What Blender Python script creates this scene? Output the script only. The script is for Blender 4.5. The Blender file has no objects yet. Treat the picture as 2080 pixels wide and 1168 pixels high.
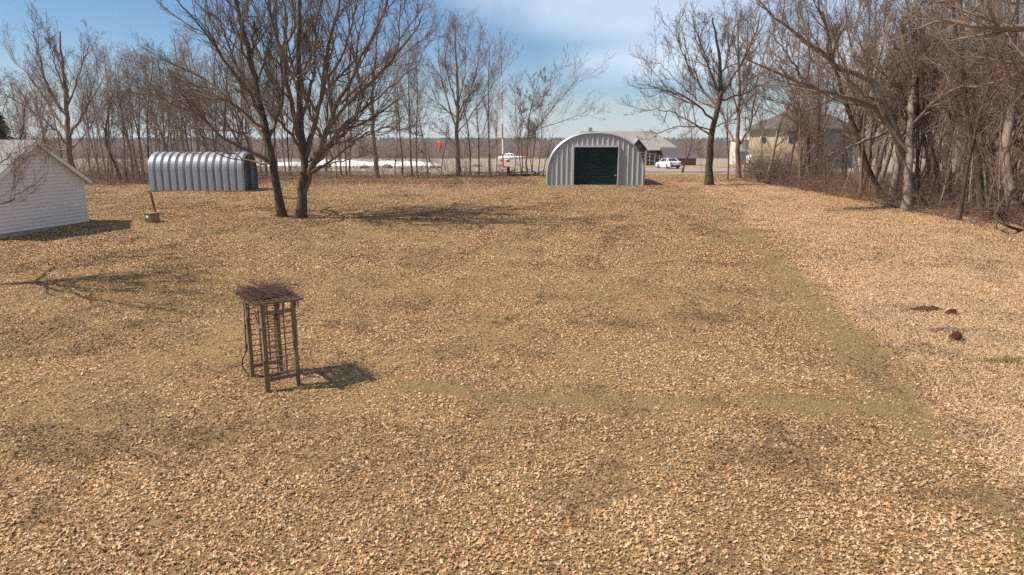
import bpy, math, random
import numpy as np
R_ = math.radians
scn = bpy.context.scene
# ------------------------------------------------------------------ camera
F = 1387.0; PITCH = math.atan(292/F); CAMH = 5.4; FX = F*1.022
cam_d = bpy.data.cameras.new('camera'); cam = bpy.data.objects.new('camera', cam_d)
scn.collection.objects.link(cam); scn.camera = cam
cam.location = (0, 0, CAMH); cam.rotation_euler = (math.pi/2-PITCH, 0, 0)
cam_d.sensor_width = 36; cam_d.lens = 36*F/2080; cam_d.clip_end = 20000; cam_d.clip_start = .1
# ------------------------------------------------------------------ light
ELEV = R_(50); AZ = R_(10.5)                      # light travels towards +x, a little towards +y
w = bpy.data.worlds.new('World'); scn.world = w; w.use_nodes = True
nt = w.node_tree; N = nt.nodes; Lk = nt.links; N.clear()
out = N.new('ShaderNodeOutputWorld'); bg = N.new('ShaderNodeBackground'); sky = N.new('ShaderNodeTexSky')
sky.sky_type = 'NISHITA'; sky.sun_disc = False; sky.sun_elevation = ELEV
sky.sun_rotation = R_(270)-AZ; sky.altitude = 300; sky.air_density = 1.0; sky.dust_density = .25; sky.ozone_density = 1.6
bg.inputs[1].default_value = .074
hs = N.new('ShaderNodeHueSaturation'); hs.inputs['Saturation'].default_value = 1.22; hs.inputs['Value'].default_value = 1.0
tn_ = N.new('ShaderNodeMix'); tn_.data_type = 'RGBA'; tn_.blend_type = 'MULTIPLY'; tn_.inputs[0].default_value = 1; tn_.inputs[7].default_value = (.93, .965, 1.05, 1)
Lk.new(sky.outputs[0], tn_.inputs[6]); Lk.new(tn_.outputs[2], hs.inputs['Color'])
tc = N.new('ShaderNodeTexCoord')
def cloud(loc, scale, nscale, lo, hi, detail=6, dist=.6):
    mp = N.new('ShaderNodeMapping'); mp.inputs['Scale'].default_value = scale; mp.inputs['Location'].default_value = loc
    Lk.new(tc.outputs['Generated'], mp.inputs['Vector'])
    nz = N.new('ShaderNodeTexNoise'); nz.inputs['Scale'].default_value = nscale; nz.inputs['Detail'].default_value = detail
    nz.inputs['Roughness'].default_value = .5; nz.inputs['Distortion'].default_value = dist
    Lk.new(mp.outputs[0], nz.inputs['Vector'])
    mr = N.new('ShaderNodeMapRange'); mr.interpolation_type = 'SMOOTHSTEP'
    mr.inputs['From Min'].default_value = lo; mr.inputs['From Max'].default_value = hi
    Lk.new(nz.outputs['Fac'], mr.inputs['Value']); return mr.outputs[0]
sep = N.new('ShaderNodeSeparateXYZ'); Lk.new(tc.outputs['Generated'], sep.inputs[0])
def m2(op, a, b):
    n = N.new('ShaderNodeMath'); n.operation = op
    for i, v in enumerate((a, b)):
        if hasattr(v, 'links') or hasattr(v, 'is_linked'): Lk.new(v, n.inputs[i])
        else: n.inputs[i].default_value = v
    return n.outputs[0]
def ss(v, a, b):
    mr = N.new('ShaderNodeMapRange'); mr.interpolation_type = 'SMOOTHSTEP'
    mr.inputs['From Min'].default_value = a; mr.inputs['From Max'].default_value = b
    Lk.new(v, mr.inputs['Value']); return mr.outputs[0]
c1 = cloud((0.3, 0, .4), (1.0, 1.0, 2.6), 2.6, .22, .66, 5, 1.0)
# main veil: right of centre, over about six degrees of elevation, tapering down to the right
veil = m2('MULTIPLY', m2('MULTIPLY', ss(m2('ADD', sep.outputs[0], m2('MULTIPLY', sep.outputs[2], .9)), -.02, .2), ss(m2('ADD', sep.outputs[2], m2('MULTIPLY', sep.outputs[0], .2)), .13, .19)), c1)
low = m2('MULTIPLY', m2('MULTIPLY', ss(sep.outputs[0], .03, .12), ss(sep.outputs[2], .07, .105)), m2('MULTIPLY', ss(sep.outputs[2], .14, .105), .8))
hor = m2('MULTIPLY', ss(sep.outputs[2], .07, .0), .3)
fac = m2('MINIMUM', m2('ADD', m2('MULTIPLY', veil, .72), m2('ADD', m2('MULTIPLY', low, c1), hor)), .85)
mix = N.new('ShaderNodeMix'); mix.data_type = 'RGBA'
Lk.new(fac, mix.inputs[0]); Lk.new(hs.outputs[0], mix.inputs[6]); mix.inputs[7].default_value = (7.6, 8.8, 10.2, 1)
Lk.new(mix.outputs[2], bg.inputs[0]); Lk.new(bg.outputs[0], out.inputs[0])
sd = bpy.data.lights.new('sun', 'SUN'); sd.energy = 5.0; sd.angle = R_(.55); sd.color = (1, .90, .76)
sun = bpy.data.objects.new('sun', sd); scn.collection.objects.link(sun)
tv = (math.cos(ELEV)*math.cos(AZ), math.cos(ELEV)*math.sin(AZ), -math.sin(ELEV))
import mathutils
sun.rotation_euler = mathutils.Vector(tv).to_track_quat('-Z', 'Y').to_euler()
vs = scn.view_settings; vs.view_transform = 'Standard'; vs.look = 'None'; vs.gamma = 1; vs.exposure = .52
scn.cycles.max_bounces = 6; scn.cycles.diffuse_bounces = 3; scn.cycles.volume_bounces = 0; scn.cycles.use_denoising = False
# ------------------------------------------------------------------ terrain maths
ZY = [-200, 0, 16, 26, 38, 50, 62, 95, 115, 170, 300, 380, 600, 1500, 2600, 3600, 12000]
ZZ = [0, 0, 0, .45, 1.05, 1.4, 1.55, 1.75, 1.75, .8, -1.2, -2.8, -5, -5, 6, 4, 4]
def zb(y): return np.interp(y, ZY, ZZ)
def micro(x, y):
    return (.035*np.sin(x*.83+1.3*np.sin(y*.41))*np.sin(y*.67+.7) + .018*np.sin(x*2.3+y*1.1)*np.sin(y*1.9-x*.7)) * np.clip((y+3)/4, 0, 1)
def TZ(x, y): return zb(y)+micro(np.asarray(x, float), np.asarray(y, float))
def ray(px, py):
    a = (px-1040)/F; b = -(py-584)/F
    return a, math.cos(PITCH)+b*math.sin(PITCH), -math.sin(PITCH)+b*math.cos(PITCH)
def G(px, py):
    d = ray(px, py); t = 1
    while t < 6000 and CAMH+d[2]*t > zb(d[1]*t): t *= 1.01
    a, b = t/1.01, t
    for _ in range(30):
        m = (a+b)/2
        if CAMH+d[2]*m < zb(d[1]*m): b = m
        else: a = m
    x, y = d[0]*a, d[1]*a
    return (x, y, float(TZ(x, y)))
def DP(px, py, y):
    d = ray(px, py); t = y/d[1]; return (d[0]*t, y, CAMH+d[2]*t)
def onto(x, y): return (x, y, float(TZ(x, y)))
rng = np.random.default_rng(7); random.seed(7)
def vnoise(x, y, s, seed=0):
    """smooth value noise, vectorised"""
    r = np.random.default_rng(seed).random((256, 256))
    u, v = np.asarray(x)/s+1000.3, np.asarray(y)/s+1000.7
    i, j = np.floor(u).astype(int), np.floor(v).astype(int); fu, fv = u-i, v-j
    fu = fu*fu*(3-2*fu); fv = fv*fv*(3-2*fv)
    g = lambda a, b: r[a % 256, b % 256]
    return (g(i, j)*(1-fu)+g(i+1, j)*fu)*(1-fv)+(g(i, j+1)*(1-fu)+g(i+1, j+1)*fu)*fv
def fbm(x, y, s, seed=0, o=4):
    t = 0; a = .5; n = 0
    for k in range(o): t = t+a*vnoise(x, y, s/2**k, seed+k); n += a; a *= .55
    return t/n
def distpoly(x, y, pts):
    d = np.full(np.shape(x), 1e9)
    for (ax, ay), (bx, by) in zip(pts[:-1], pts[1:]):
        vx, vy = bx-ax, by-ay; t = np.clip(((x-ax)*vx+(y-ay)*vy)/(vx*vx+vy*vy), 0, 1)
        d = np.minimum(d, np.hypot(x-ax-t*vx, y-ay-t*vy))
    return d
def sst(v, a, b):
    t = np.clip((v-a)/(b-a), 0, 1); return t*t*(3-2*t)
gp = lambda l: [G(*p)[:2] for p in l]
EDGE = gp([(1385, 382), (1440, 405), (1490, 440), (1560, 490), (1640, 560), (1720, 640), (1800, 715), (1870, 790), (1925, 870), (1990, 960), (2080, 1080), (2140, 1160)])
GREEN = [(gp([(1385, 392), (1430, 412), (1520, 480), (1600, 560), (1680, 640), (1760, 720), (1820, 780), (1850, 830)]), 1.0, .9),
         (gp([(840, 790), (1000, 808), (1200, 812), (1500, 818), (1830, 830)]), .55, 1.0),
         (gp([(1000, 580), (1200, 590), (1450, 600), (1700, 625)]), .6, .5),
         (gp([(530, 540), (640, 510), (740, 470), (850, 425), (930, 395)]), 1.1, .8),
         (gp([(560, 640), (760, 560), (900, 500), (1000, 440), (1080, 395)]), .8, .35),
         (gp([(1000, 520), (1050, 460), (1080, 420), (1110, 385)]), .9, .6),
         (gp([(1250, 385), (1330, 430), (1400, 480)]), 1.2, .5),
         (gp([(200, 430), (320, 480), (480, 470), (560, 500)]), 1.6, .7),
         (gp([(0, 820), (200, 850), (420, 900)]), .5, .35),
         (gp([(1850, 830), (1900, 920), (2000, 1000), (2080, 1100)]), .5, .7)]
def right_of_edge(x, y):
    ex = np.array([p[0] for p in EDGE])[::-1]; ey = np.array([p[1] for p in EDGE])[::-1]
    return x-np.interp(y, ey, ex)                # >0 : rough straw side
WOODE = gp([(1420, 366), (1560, 375), (1640, 382), (1700, 394), (1850, 418), (1960, 440), (2010, 462), (2080, 480)])
WOODE = WOODE+[(WOODE[-1][0]+4, WOODE[-1][1]-6), (45, 10)]
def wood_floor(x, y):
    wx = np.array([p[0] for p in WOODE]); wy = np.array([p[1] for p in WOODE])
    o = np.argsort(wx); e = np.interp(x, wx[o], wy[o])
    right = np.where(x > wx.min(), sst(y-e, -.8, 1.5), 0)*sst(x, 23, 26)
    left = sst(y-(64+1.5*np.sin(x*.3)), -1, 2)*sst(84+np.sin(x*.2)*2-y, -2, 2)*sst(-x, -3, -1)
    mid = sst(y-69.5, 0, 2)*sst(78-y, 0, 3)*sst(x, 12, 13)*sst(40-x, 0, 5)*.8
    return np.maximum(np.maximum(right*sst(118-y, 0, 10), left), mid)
def masks(x, y):
    g = np.zeros(np.shape(x))
    for pts, wd, s in GREEN:
        d = distpoly(x, y, pts)+(1.5*wd)*(fbm(x, y, 1.3, 31)-.5)
        g = np.maximum(g, s*(.85+.5*fbm(x, y, .5, 35, 2))*sst(wd*1.4-d, 0, wd*1.5))
    u_ = x-.25*(y-32); g = np.maximum(g, .75*sst(np.sin(u_*2*math.pi/1.5+.9*np.sin(y*.12))+.9*(fbm(x, y, 2.5, 38)-.5), .1, .9)*sst(y, 24, 32)*sst(64-y, 0, 6)*sst(x+17, 0, 4)*sst(13-x, 0, 4))
    r = right_of_edge(x, y)+1.2*(fbm(x, y, 1.5, 5)-.5)
    straw = sst(r, -.15, .5)*(y < 75)
    g = g*(1-straw)
    far = sst(y, 36, 62)
    g = np.maximum(g, far*.45*sst(fbm(x, y, 9, 12), .35, .62)*(1-straw))
    dens = .62+1.0*(fbm(x, y, 2.6, 3)-.5)+.75*(fbm(x, y, .7, 9)-.5)+.32*sst(15-y, 0, 5)
    dens = dens*(1-.8*g)*(1-.25*far)
    # leafy carpet just outside the mown line, thinning into straw
    dens = np.where(straw > .5, .44+.45*sst(3.5-r, 0, 3.5)+.6*(fbm(x, y, 2.2, 14)-.5), dens)
    dens = np.clip(dens, .02, 1)
    wf = wood_floor(x, y)
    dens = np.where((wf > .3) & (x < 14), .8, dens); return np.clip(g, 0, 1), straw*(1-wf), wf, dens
# ------------------------------------------------------------------ materials
def mat(name, col, rough=.8, metal=0, bump=None, var=None, spec=.3, attr=None, coat=0):
    m = bpy.data.materials.new(name); m.use_nodes = True; t = m.node_tree; b = t.nodes['Principled BSDF']
    b.inputs['Base Color'].default_value = (*col, 1); b.inputs['Roughness'].default_value = rough
    b.inputs['Metallic'].default_value = metal; b.inputs['Specular IOR Level'].default_value = spec
    if coat: b.inputs['Coat Weight'].default_value = coat
    tcx = t.nodes.new('ShaderNodeTexCoord')
    if var:                                       # (scale xyz, amount, second colour)
        mp = t.nodes.new('ShaderNodeMapping'); mp.inputs['Scale'].default_value = var[0]
        t.links.new(tcx.outputs['Object'], mp.inputs[0])
        nz = t.nodes.new('ShaderNodeTexNoise'); nz.inputs['Scale'].default_value = 1; nz.inputs['Detail'].default_value = 6; nz.inputs['Roughness'].default_value = .65
        t.links.new(mp.outputs[0], nz.inputs['Vector'])
        rp = t.nodes.new('ShaderNodeMapRange'); rp.inputs['From Min'].default_value = .35; rp.inputs['From Max'].default_value = .65
        rp.inputs['To Max'].default_value = var[1]; t.links.new(nz.outputs['Fac'], rp.inputs['Value'])
        mx = t.nodes.new('ShaderNodeMix'); mx.data_type = 'RGBA'; t.links.new(rp.outputs[0], mx.inputs[0])
        mx.inputs[6].default_value = (*col, 1); mx.inputs[7].default_value = (*var[2], 1)
        t.links.new(mx.outputs[2], b.inputs['Base Color'])
    if bump:                                      # (scale xyz, strength, distance)
        mp = t.nodes.new('ShaderNodeMapping'); mp.inputs['Scale'].default_value = bump[0]
        t.links.new(tcx.outputs['Object'], mp.inputs[0])
        nz = t.nodes.new('ShaderNodeTexNoise'); nz.inputs['Scale'].default_value = 1; nz.inputs['Detail'].default_value = 5
        t.links.new(mp.outputs[0], nz.inputs['Vector'])
        bp = t.nodes.new('ShaderNodeBump'); bp.inputs['Strength'].default_value = bump[1]; bp.inputs['Distance'].default_value = bump[2]
        t.links.new(nz.outputs['Fac'], bp.inputs['Height']); t.links.new(bp.outputs[0], b.inputs['Normal'])
    if attr:
        at = t.nodes.new('ShaderNodeAttribute'); at.attribute_name = attr; t.links.new(at.outputs['Color'], b.inputs['Base Color'])
    return m
BARK = mat('bark', (.12, .08, .055), .95, bump=((9, 9, 2.5), .9, .04), var=((5, 5, 1.6), .8, (.27, .19, .135)), spec=.1)
BARKD = mat('dark_bark', (.055, .038, .028), .95, bump=((9, 9, 2.5), .9, .04), var=((5, 5, 1.6), .75, (.13, .092, .064)), spec=.1)
BARKG = mat('grey_bark', (.22, .17, .13), .95, bump=((9, 9, 2.2), .9, .04), var=((4, 4, 1.3), .85, (.34, .28, .23)), spec=.1)
BARKP = mat('pale_bark', (.30, .26, .22), .9, bump=((8, 8, 3), .6, .02), var=((3, 3, 6), .8, (.13, .1, .08)), spec=.1)
TWIG = mat('twig', (.29, .205, .15), .9, var=((1.1, 1.1, 1.1), .8, (.13, .09, .066)), spec=.15)
TWIGD = mat('dark_twig', (.14, .095, .065), .9, var=((1.1, 1.1, 1.1), .8, (.17, .125, .09)), spec=.15)
TWIGR = mat('red_twig', (.29, .19, .13), .9, var=((1.1, 1.1, 1.1), .8, (.09, .055, .04)), spec=.15)
# ------------------------------------------------------------------ mesh helpers
COL = scn.collection
def np_mesh(name, V, Fa, mats, smooth=False, col=None, tri=False):
    me = bpy.data.meshes.new(name); V = np.ascontiguousarray(V, dtype=np.float32); Fa = np.ascontiguousarray(Fa, dtype=np.int32)
    k = Fa.shape[1]; me.vertices.add(len(V)); me.vertices.foreach_set('co', V.ravel())
    me.loops.add(Fa.size); me.loops.foreach_set('vertex_index', Fa.ravel())
    me.polygons.add(len(Fa)); me.polygons.foreach_set('loop_start', np.arange(0, Fa.size, k, dtype=np.int32))
    me.polygons.foreach_set('loop_total', np.full(len(Fa), k, dtype=np.int32))
    if smooth: me.polygons.foreach_set('use_smooth', np.ones(len(Fa), dtype=bool))
    me.update(calc_edges=True)
    if col is not None:
        a = me.color_attributes.new('Col', 'FLOAT_COLOR', 'POINT')
        c = np.ones((len(V), 4), np.float32); c[:, :col.shape[1]] = col; a.data.foreach_set('color', c.ravel())
    for m in (mats if isinstance(mats, (list, tuple)) else [mats]): me.materials.append(m)
    return me
def link(name, me, parent=None, loc=None):
    o = bpy.data.objects.new(name, me); COL.objects.link(o)
    if loc is not None: o.location = loc
    if parent is not None: o.parent = parent
    return o
def tag(o, label=None, cat=None, group=None, kind=None):
    if label: o['label'] = label
    if cat: o['category'] = cat
    if group: o['group'] = group
    if kind: o['kind'] = kind
    return o
def thing(name, label, cat, loc, rz=0, group=None):
    o = bpy.data.objects.new(name, None); COL.objects.link(o); o.location = loc; o.rotation_euler = (0, 0, rz)
    o.empty_display_size = .2
    return tag(o, label, cat, group)
class MB:
    def __init__(s): s.v = []; s.f = []
    def quad(s, *p):
        n = len(s.v); s.v += [tuple(q) for q in p]; s.f.append(tuple(range(n, n+len(p)))); return s
    def box(s, c, d, rz=0, M=None):
        n = len(s.v); x, y, z = d[0]/2, d[1]/2, d[2]/2
        for k in ((-x, -y, -z), (x, -y, -z), (x, y, -z), (-x, y, -z), (-x, -y, z), (x, -y, z), (x, y, z), (-x, y, z)):
            v = mathutils.Vector(k)
            if M is not None: v = M @ v
            if rz: v = mathutils.Matrix.Rotation(rz, 3, 'Z') @ v
            s.v.append((v.x+c[0], v.y+c[1], v.z+c[2]))
        s.f += [tuple(n+i for i in q) for q in ((3, 2, 1, 0), (4, 5, 6, 7), (0, 1, 5, 4), (1, 2, 6, 5), (2, 3, 7, 6), (3, 0, 4, 7))]
        return s
    def beam(s, a, b, wd, ht, up=(0, 0, 1)):
        a = mathutils.Vector(a); b = mathutils.Vector(b); t = (b-a); L = t.length; t.normalize(); u = mathutils.Vector(up)
        if abs(t.dot(u)) > .98: u = mathutils.Vector((0, 1, 0))
        sd_ = t.cross(u).normalized(); uu = sd_.cross(t)
        M = mathutils.Matrix((sd_, t, uu)).transposed(); c = (a+b)/2
        return s.box(c, (wd, L, ht), M=M)
    def prism(s, prof, a, b, axis='y'):
        """closed profile of (u,z), extruded between a and b on the axis"""
        n = len(s.v); k = len(prof)
        for t in (a, b):
            for u, z in prof: s.v.append((u, t, z) if axis == 'y' else (t, u, z))
        s.f.append(tuple(range(n+k-1, n-1, -1))); s.f.append(tuple(range(n+k, n+2*k)))
        for i in range(k): j = (i+1) % k; s.f.append((n+i, n+j, n+k+j, n+k+i))
        return s
    def tube(s, pts, r, n=8, cap=True):
        pts = [mathutils.Vector(p) for p in pts]; rr = r if isinstance(r, (list, tuple)) else [r]*len(pts); b = len(s.v)
        for i, p in enumerate(pts):
            t = (pts[min(i+1, len(pts)-1)]-pts[max(i-1, 0)]).normalized(); u = mathutils.Vector((0, 0, 1)) if abs(t.z) < .9 else mathutils.Vector((1, 0, 0))
            e1 = t.cross(u).normalized(); e2 = t.cross(e1)
            for k in range(n):
                a = 2*math.pi*k/n; q = p+(e1*math.cos(a)+e2*math.sin(a))*rr[i]; s.v.append(tuple(q))
        for i in range(len(pts)-1):
            for k in range(n):
                j = (k+1) % n; s.f.append((b+i*n+k, b+i*n+j, b+(i+1)*n+j, b+(i+1)*n+k))
        if cap:
            s.f.append(tuple(b+k for k in range(n-1, -1, -1))); s.f.append(tuple(b+(len(pts)-1)*n+k for k in range(n)))
        return s
    def build(s, name, m, parent=None, smooth=False, bevel=0, loc=None):
        me = bpy.data.meshes.new(name); me.from_pydata(s.v, [], s.f); me.validate(); me.materials.append(m)
        if smooth:
            for p in me.polygons: p.use_smooth = True
        me.update(); o = link(name, me, parent, loc)
        if bevel:
            bv = o.modifiers.new('bevel', 'BEVEL'); bv.width = bevel; bv.segments = 2; bv.limit_method = 'ANGLE'
        return o
# ------------------------------------------------------------------ ground sheet
def axis(segs):
    o = []
    for a, b, st in segs: o += list(np.arange(a, b, st))
    return np.array(o+[segs[-1][1]])
ys = axis([(-30, 2, 2), (2, 30, .3), (30, 66, .5), (66, 130, 1.5), (130, 400, 12), (400, 1400, 100), (1400, 9000, 300)])
xs = axis([(-6000, -1000, 400), (-1000, -120, 60), (-120, -48, 4), (-48, -24, 1), (-24, 34, .4), (34, 60, 1), (60, 120, 4), (120, 1000, 60), (1000, 6000, 400)])
X, Y = np.meshgrid(xs, ys); Zg = TZ(X, Y)
# far rolling ridges, left higher
Zg = Zg+np.where(Y > 1600, 9*sst(fbm(X, Y, 1400, 60), .3, .75)+7*sst(-X, -500, 1500)*sst(Y, 1800, 2600), 0)
g, st, wf, dn = masks(X, Y)
V = np.stack([X, Y, Zg], -1).reshape(-1, 3); nx = len(xs)
ii, jj = np.meshgrid(np.arange(len(ys)-1), np.arange(nx-1), indexing='ij'); q = (ii*nx+jj).ravel()
Fq = np.stack([q, q+1, q+nx+1, q+nx], -1)
mg = bpy.data.materials.new('lawn'); mg.use_nodes = True; t = mg.node_tree; tn = t.nodes; b = tn['Principled BSDF']
b.inputs['Roughness'].default_value = 1; b.inputs['Specular IOR Level'].default_value = .1
def rgb(c): return (*c, 1)
def mixc(f, a, c):
    m = tn.new('ShaderNodeMix'); m.data_type = 'RGBA'
    for i, v in ((0, f), (6, a), (7, c)):
        if isinstance(v, (tuple, float, int)): m.inputs[i].default_value = v if i == 0 else rgb(v)
        else: t.links.new(v, m.inputs[i])
    return m.outputs[2]
tcg = tn.new('ShaderNodeTexCoord')
def noise(s, d=5, r=.6, dist=0, sc=(1, 1, 1)):
    mp = tn.new('ShaderNodeMapping'); mp.inputs['Scale'].default_value = sc; t.links.new(tcg.outputs['Object'], mp.inputs[0])
    n = tn.new('ShaderNodeTexNoise'); n.inputs['Scale'].default_value = s; n.inputs['Detail'].default_value = d; n.inputs['Roughness'].default_value = r
    n.inputs['Distortion'].default_value = dist; t.links.new(mp.outputs[0], n.inputs['Vector']); return n.outputs['Fac']
def rng_(v, a, c, lo=0., hi=1.):
    m = tn.new('ShaderNodeMapRange'); m.interpolation_type = 'SMOOTHSTEP'
    m.inputs['From Min'].default_value = a; m.inputs['From Max'].default_value = c; m.inputs['To Min'].default_value = lo; m.inputs['To Max'].default_value = hi
    t.links.new(v, m.inputs['Value']); return m.outputs[0]
at = tn.new('ShaderNodeAttribute'); at.attribute_name = 'Col'; sp = tn.new('ShaderNodeSeparateColor'); t.links.new(at.outputs['Color'], sp.inputs[0])
fine = noise(30, 8, .8); mid = noise(.9, 6, .65); big = noise(.12, 4, .6)
dry = mixc(rng_(fine, .35, .65), (.15, .095, .042), (.42, .285, .135))
dry = mixc(rng_(mid, .4, .62, 0, .6), dry, (.25, .17, .08)); dry = mixc(rng_(noise(.45, 5, .6), .5, .68, 0, .6), dry, (.16, .105, .055))
green = mixc(rng_(fine, .35, .65), (.11, .08, .034), (.30, .215, .11))
gm = tn.new('ShaderNodeMath'); gm.operation = 'MULTIPLY'; t.links.new(sp.outputs[0], gm.inputs[0]); gm.inputs[1].default_value = .85
c = mixc(gm.outputs[0], dry, green)
straw = mixc(rng_(noise(26, 6, .8, .3, (1, 2.4, 1)), .3, .7), (.30, .185, .10), (.50, .335, .19))
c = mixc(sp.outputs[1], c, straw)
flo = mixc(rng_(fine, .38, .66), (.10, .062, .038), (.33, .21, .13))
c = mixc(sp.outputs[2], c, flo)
# beyond the yard: pale fields, then woods
geo = tn.new('ShaderNodeSeparateXYZ'); t.links.new(tcg.outputs['Object'], geo.inputs[0])
field = mixc(rng_(noise(.5, 6, .7, 0, (.2, 1, 1)), .35, .65), (.23, .165, .095), (.34, .25, .14))
c = mixc(rng_(geo.outputs[1], 84, 88), c, field)
pale = mixc(rng_(noise(.05, 5, .6, 0, (.3, 1.6, 1)), .4, .6), (.25, .20, .155), (.31, .25, .2))
c = mixc(rng_(geo.outputs[1], 128, 131), c, pale)
wood = mixc(rng_(noise(.006, 5, .7, 0, (1, .4, 1)), .42, .6), (.21, .17, .15), (.09, .105, .095))
c = mixc(rng_(geo.outputs[1], 1300, 1900), c, wood)
t.links.new(c, b.inputs['Base Color'])
bp = tn.new('ShaderNodeBump'); bp.inputs['Strength'].default_value = .9; bp.inputs['Distance'].default_value = .05
t.links.new(noise(14, 8, .8), bp.inputs['Height']); t.links.new(bp.outputs[0], b.inputs['Normal'])
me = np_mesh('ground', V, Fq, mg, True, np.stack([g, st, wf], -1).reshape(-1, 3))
tag(link('ground', me), kind='structure')
# road beyond the trees
def strip(name, y0, y1, x0, x1, m, dz, n=80):
    xx = np.linspace(x0, x1, n); yy = np.linspace(y0, y1, 6); A, B = np.meshgrid(xx, yy); B = B+.5*np.sin(A*.11)*((A > -500))
    Vv = np.stack([A, B, zb(B)+.045+dz], -1).reshape(-1, 3)
    a, c_ = np.meshgrid(np.arange(5), np.arange(n-1), indexing='ij'); q_ = (a*n+c_).ravel()
    return tag(link(name, np_mesh(name, Vv, np.stack([q_, q_+1, q_+n+1, q_+n], -1), m)), kind='structure')
ROAD = mat('worn_asphalt', (.25, .215, .195), .95, bump=((20, 20, 20), .4, .01), var=((.6, 2, 1), .7, (.31, .27, .24)), spec=.1)
strip('road', 91.5, 103.5, -95, 85, ROAD, .004)
# ------------------------------------------------------------------ fallen leaves (stuff)
PAL = np.array([(.56, .35, .18), (.64, .45, .26), (.42, .235, .115), (.29, .14, .065), (.53, .28, .105), (.15, .075, .04), (.70, .55, .38), (.38, .245, .15)])
PW = np.array([.24, .17, .19, .14, .07, .07, .05, .07]); PW = PW/PW.sum()
def scatter(n, y0, y1, edge=1.5):
    u = rng.random(n); a, b_ = (y0+edge)**2, (y1+edge)**2
    y = np.sqrt(a+(b_-a)*u)-edge; x = (rng.random(n)*2-1)*(.775*y+1.2); return x, y
def place(P, x, y, tilt):
    n = len(x); z = TZ(x, y); az = rng.random(n)*6.283; tx = (rng.random(n)-.5)*2*tilt; ty = (rng.random(n)-.5)*2*tilt
    ca, sa = np.cos(tx)[:, None], np.sin(tx)[:, None]; p1 = P[:, :, 1]*ca-P[:, :, 2]*sa; p2 = P[:, :, 1]*sa+P[:, :, 2]*ca
    ca, sa = np.cos(ty)[:, None], np.sin(ty)[:, None]; p0 = P[:, :, 0]*ca+p2*sa; p2 = -P[:, :, 0]*sa+p2*ca
    ca, sa = np.cos(az)[:, None], np.sin(az)[:, None]
    Q = np.stack([p0*ca-p1*sa, p0*sa+p1*ca, p2-p2.min(1)[:, None]+.002+.016*rng.random(n)[:, None]], -1)
    Q[:, :, 0] += x[:, None]; Q[:, :, 1] += y[:, None]; Q[:, :, 2] += z[:, None]; return Q
def lobed(x, y, size, tilt):
    n = len(x); P = np.zeros((n, 9, 3)); asp = .5+.35*rng.random(n); cx_ = (rng.random(n)*.9)*np.sign(rng.random(n)-.2); cy_ = (rng.random(n)-.2)*.5
    for k in range(8):
        a = k*math.pi/4+.25*(rng.random(n)-.5); rr = size*(.62 if k % 2 else .30)*(.7+.6*rng.random(n)); P[:, k+1, 0] = rr*np.cos(a)*1.1; P[:, k+1, 1] = rr*np.sin(a)*asp
    u_, v_ = P[:, :, 0]/size[:, None], P[:, :, 1]/size[:, None]
    P[:, :, 2] = size[:, None]*(1.5*cx_[:, None]*v_**2+.8*cy_[:, None]*u_**2+.10*(rng.random((n, 9))-.5))
    Q = place(P, x, y, tilt); base = (np.arange(n)*9)[:, None]; Fa = np.concatenate([base+np.array(q_)[None] for q_ in ((0, 8, 1, 2), (0, 2, 3, 4), (0, 4, 5, 6), (0, 6, 7, 8))])
    ci = rng.choice(len(PAL), n, p=PW); c_ = PAL[ci]*(.68+.36*rng.random(n))[:, None]; return Q.reshape(-1, 3), Fa, np.repeat(c_, 9, 0)
def leaves(x, y, size, tilt):
    n = len(x); z = TZ(x, y)
    L = size; Wd = L*(.38+.2*rng.random(n)); curl = L*(.08+.32*rng.random(n)); bend = L*(rng.random(n)-.35)*.5
    P = np.zeros((n, 6, 3)); half = .5*L
    P[:, 0, 0] = -half; P[:, 3, 0] = half
    for k, (fx, sg) in zip((1, 2, 4, 5), ((-.28, 1), (.30, 1), (.22, -1), (-.34, -1))):
        jit = 1+.4*(rng.random(n)-.5)
        P[:, k, 0] = L*fx; P[:, k, 1] = sg*Wd*jit; P[:, k, 2] = curl*jit
    P[:, :, 2] += bend[:, None]*(P[:, :, 0]/half[:, None])**2*.6
    az = rng.random(n)*6.283; tx = (rng.random(n)-.5)*2*tilt; ty = (rng.random(n)-.5)*2*tilt
    ca, sa = np.cos(tx)[:, None], np.sin(tx)[:, None]; p1 = P[:, :, 1]*ca-P[:, :, 2]*sa; p2 = P[:, :, 1]*sa+P[:, :, 2]*ca
    ca, sa = np.cos(ty)[:, None], np.sin(ty)[:, None]; p0 = P[:, :, 0]*ca+p2*sa; p2 = -P[:, :, 0]*sa+p2*ca
    ca, sa = np.cos(az)[:, None], np.sin(az)[:, None]
    Q = np.stack([p0*ca-p1*sa, p0*sa+p1*ca, p2-p2.min(1)[:, None]+.003+.012*rng.random(n)[:, None]], -1)
    Q[:, :, 0] += x[:, None]; Q[:, :, 1] += y[:, None]; Q[:, :, 2] += z[:, None]
    base = (np.arange(n)*6)[:, None]; Fa = np.concatenate([base+np.array([0, 1, 2, 3])[None], base+np.array([3, 4, 5, 0])[None]])
    ci = rng.choice(len(PAL), n, p=PW); c_ = PAL[ci]*(.70+.34*rng.random(n))[:, None]
    return Q.reshape(-1, 3), Fa, np.repeat(c_, 6, 0)
LV, LF, LC = [], [], []; off = 0
RHOY, RHO = [6, 14, 27, 40, 64, 86], [1300, 1020, 740, 430, 240, 70]
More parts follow.
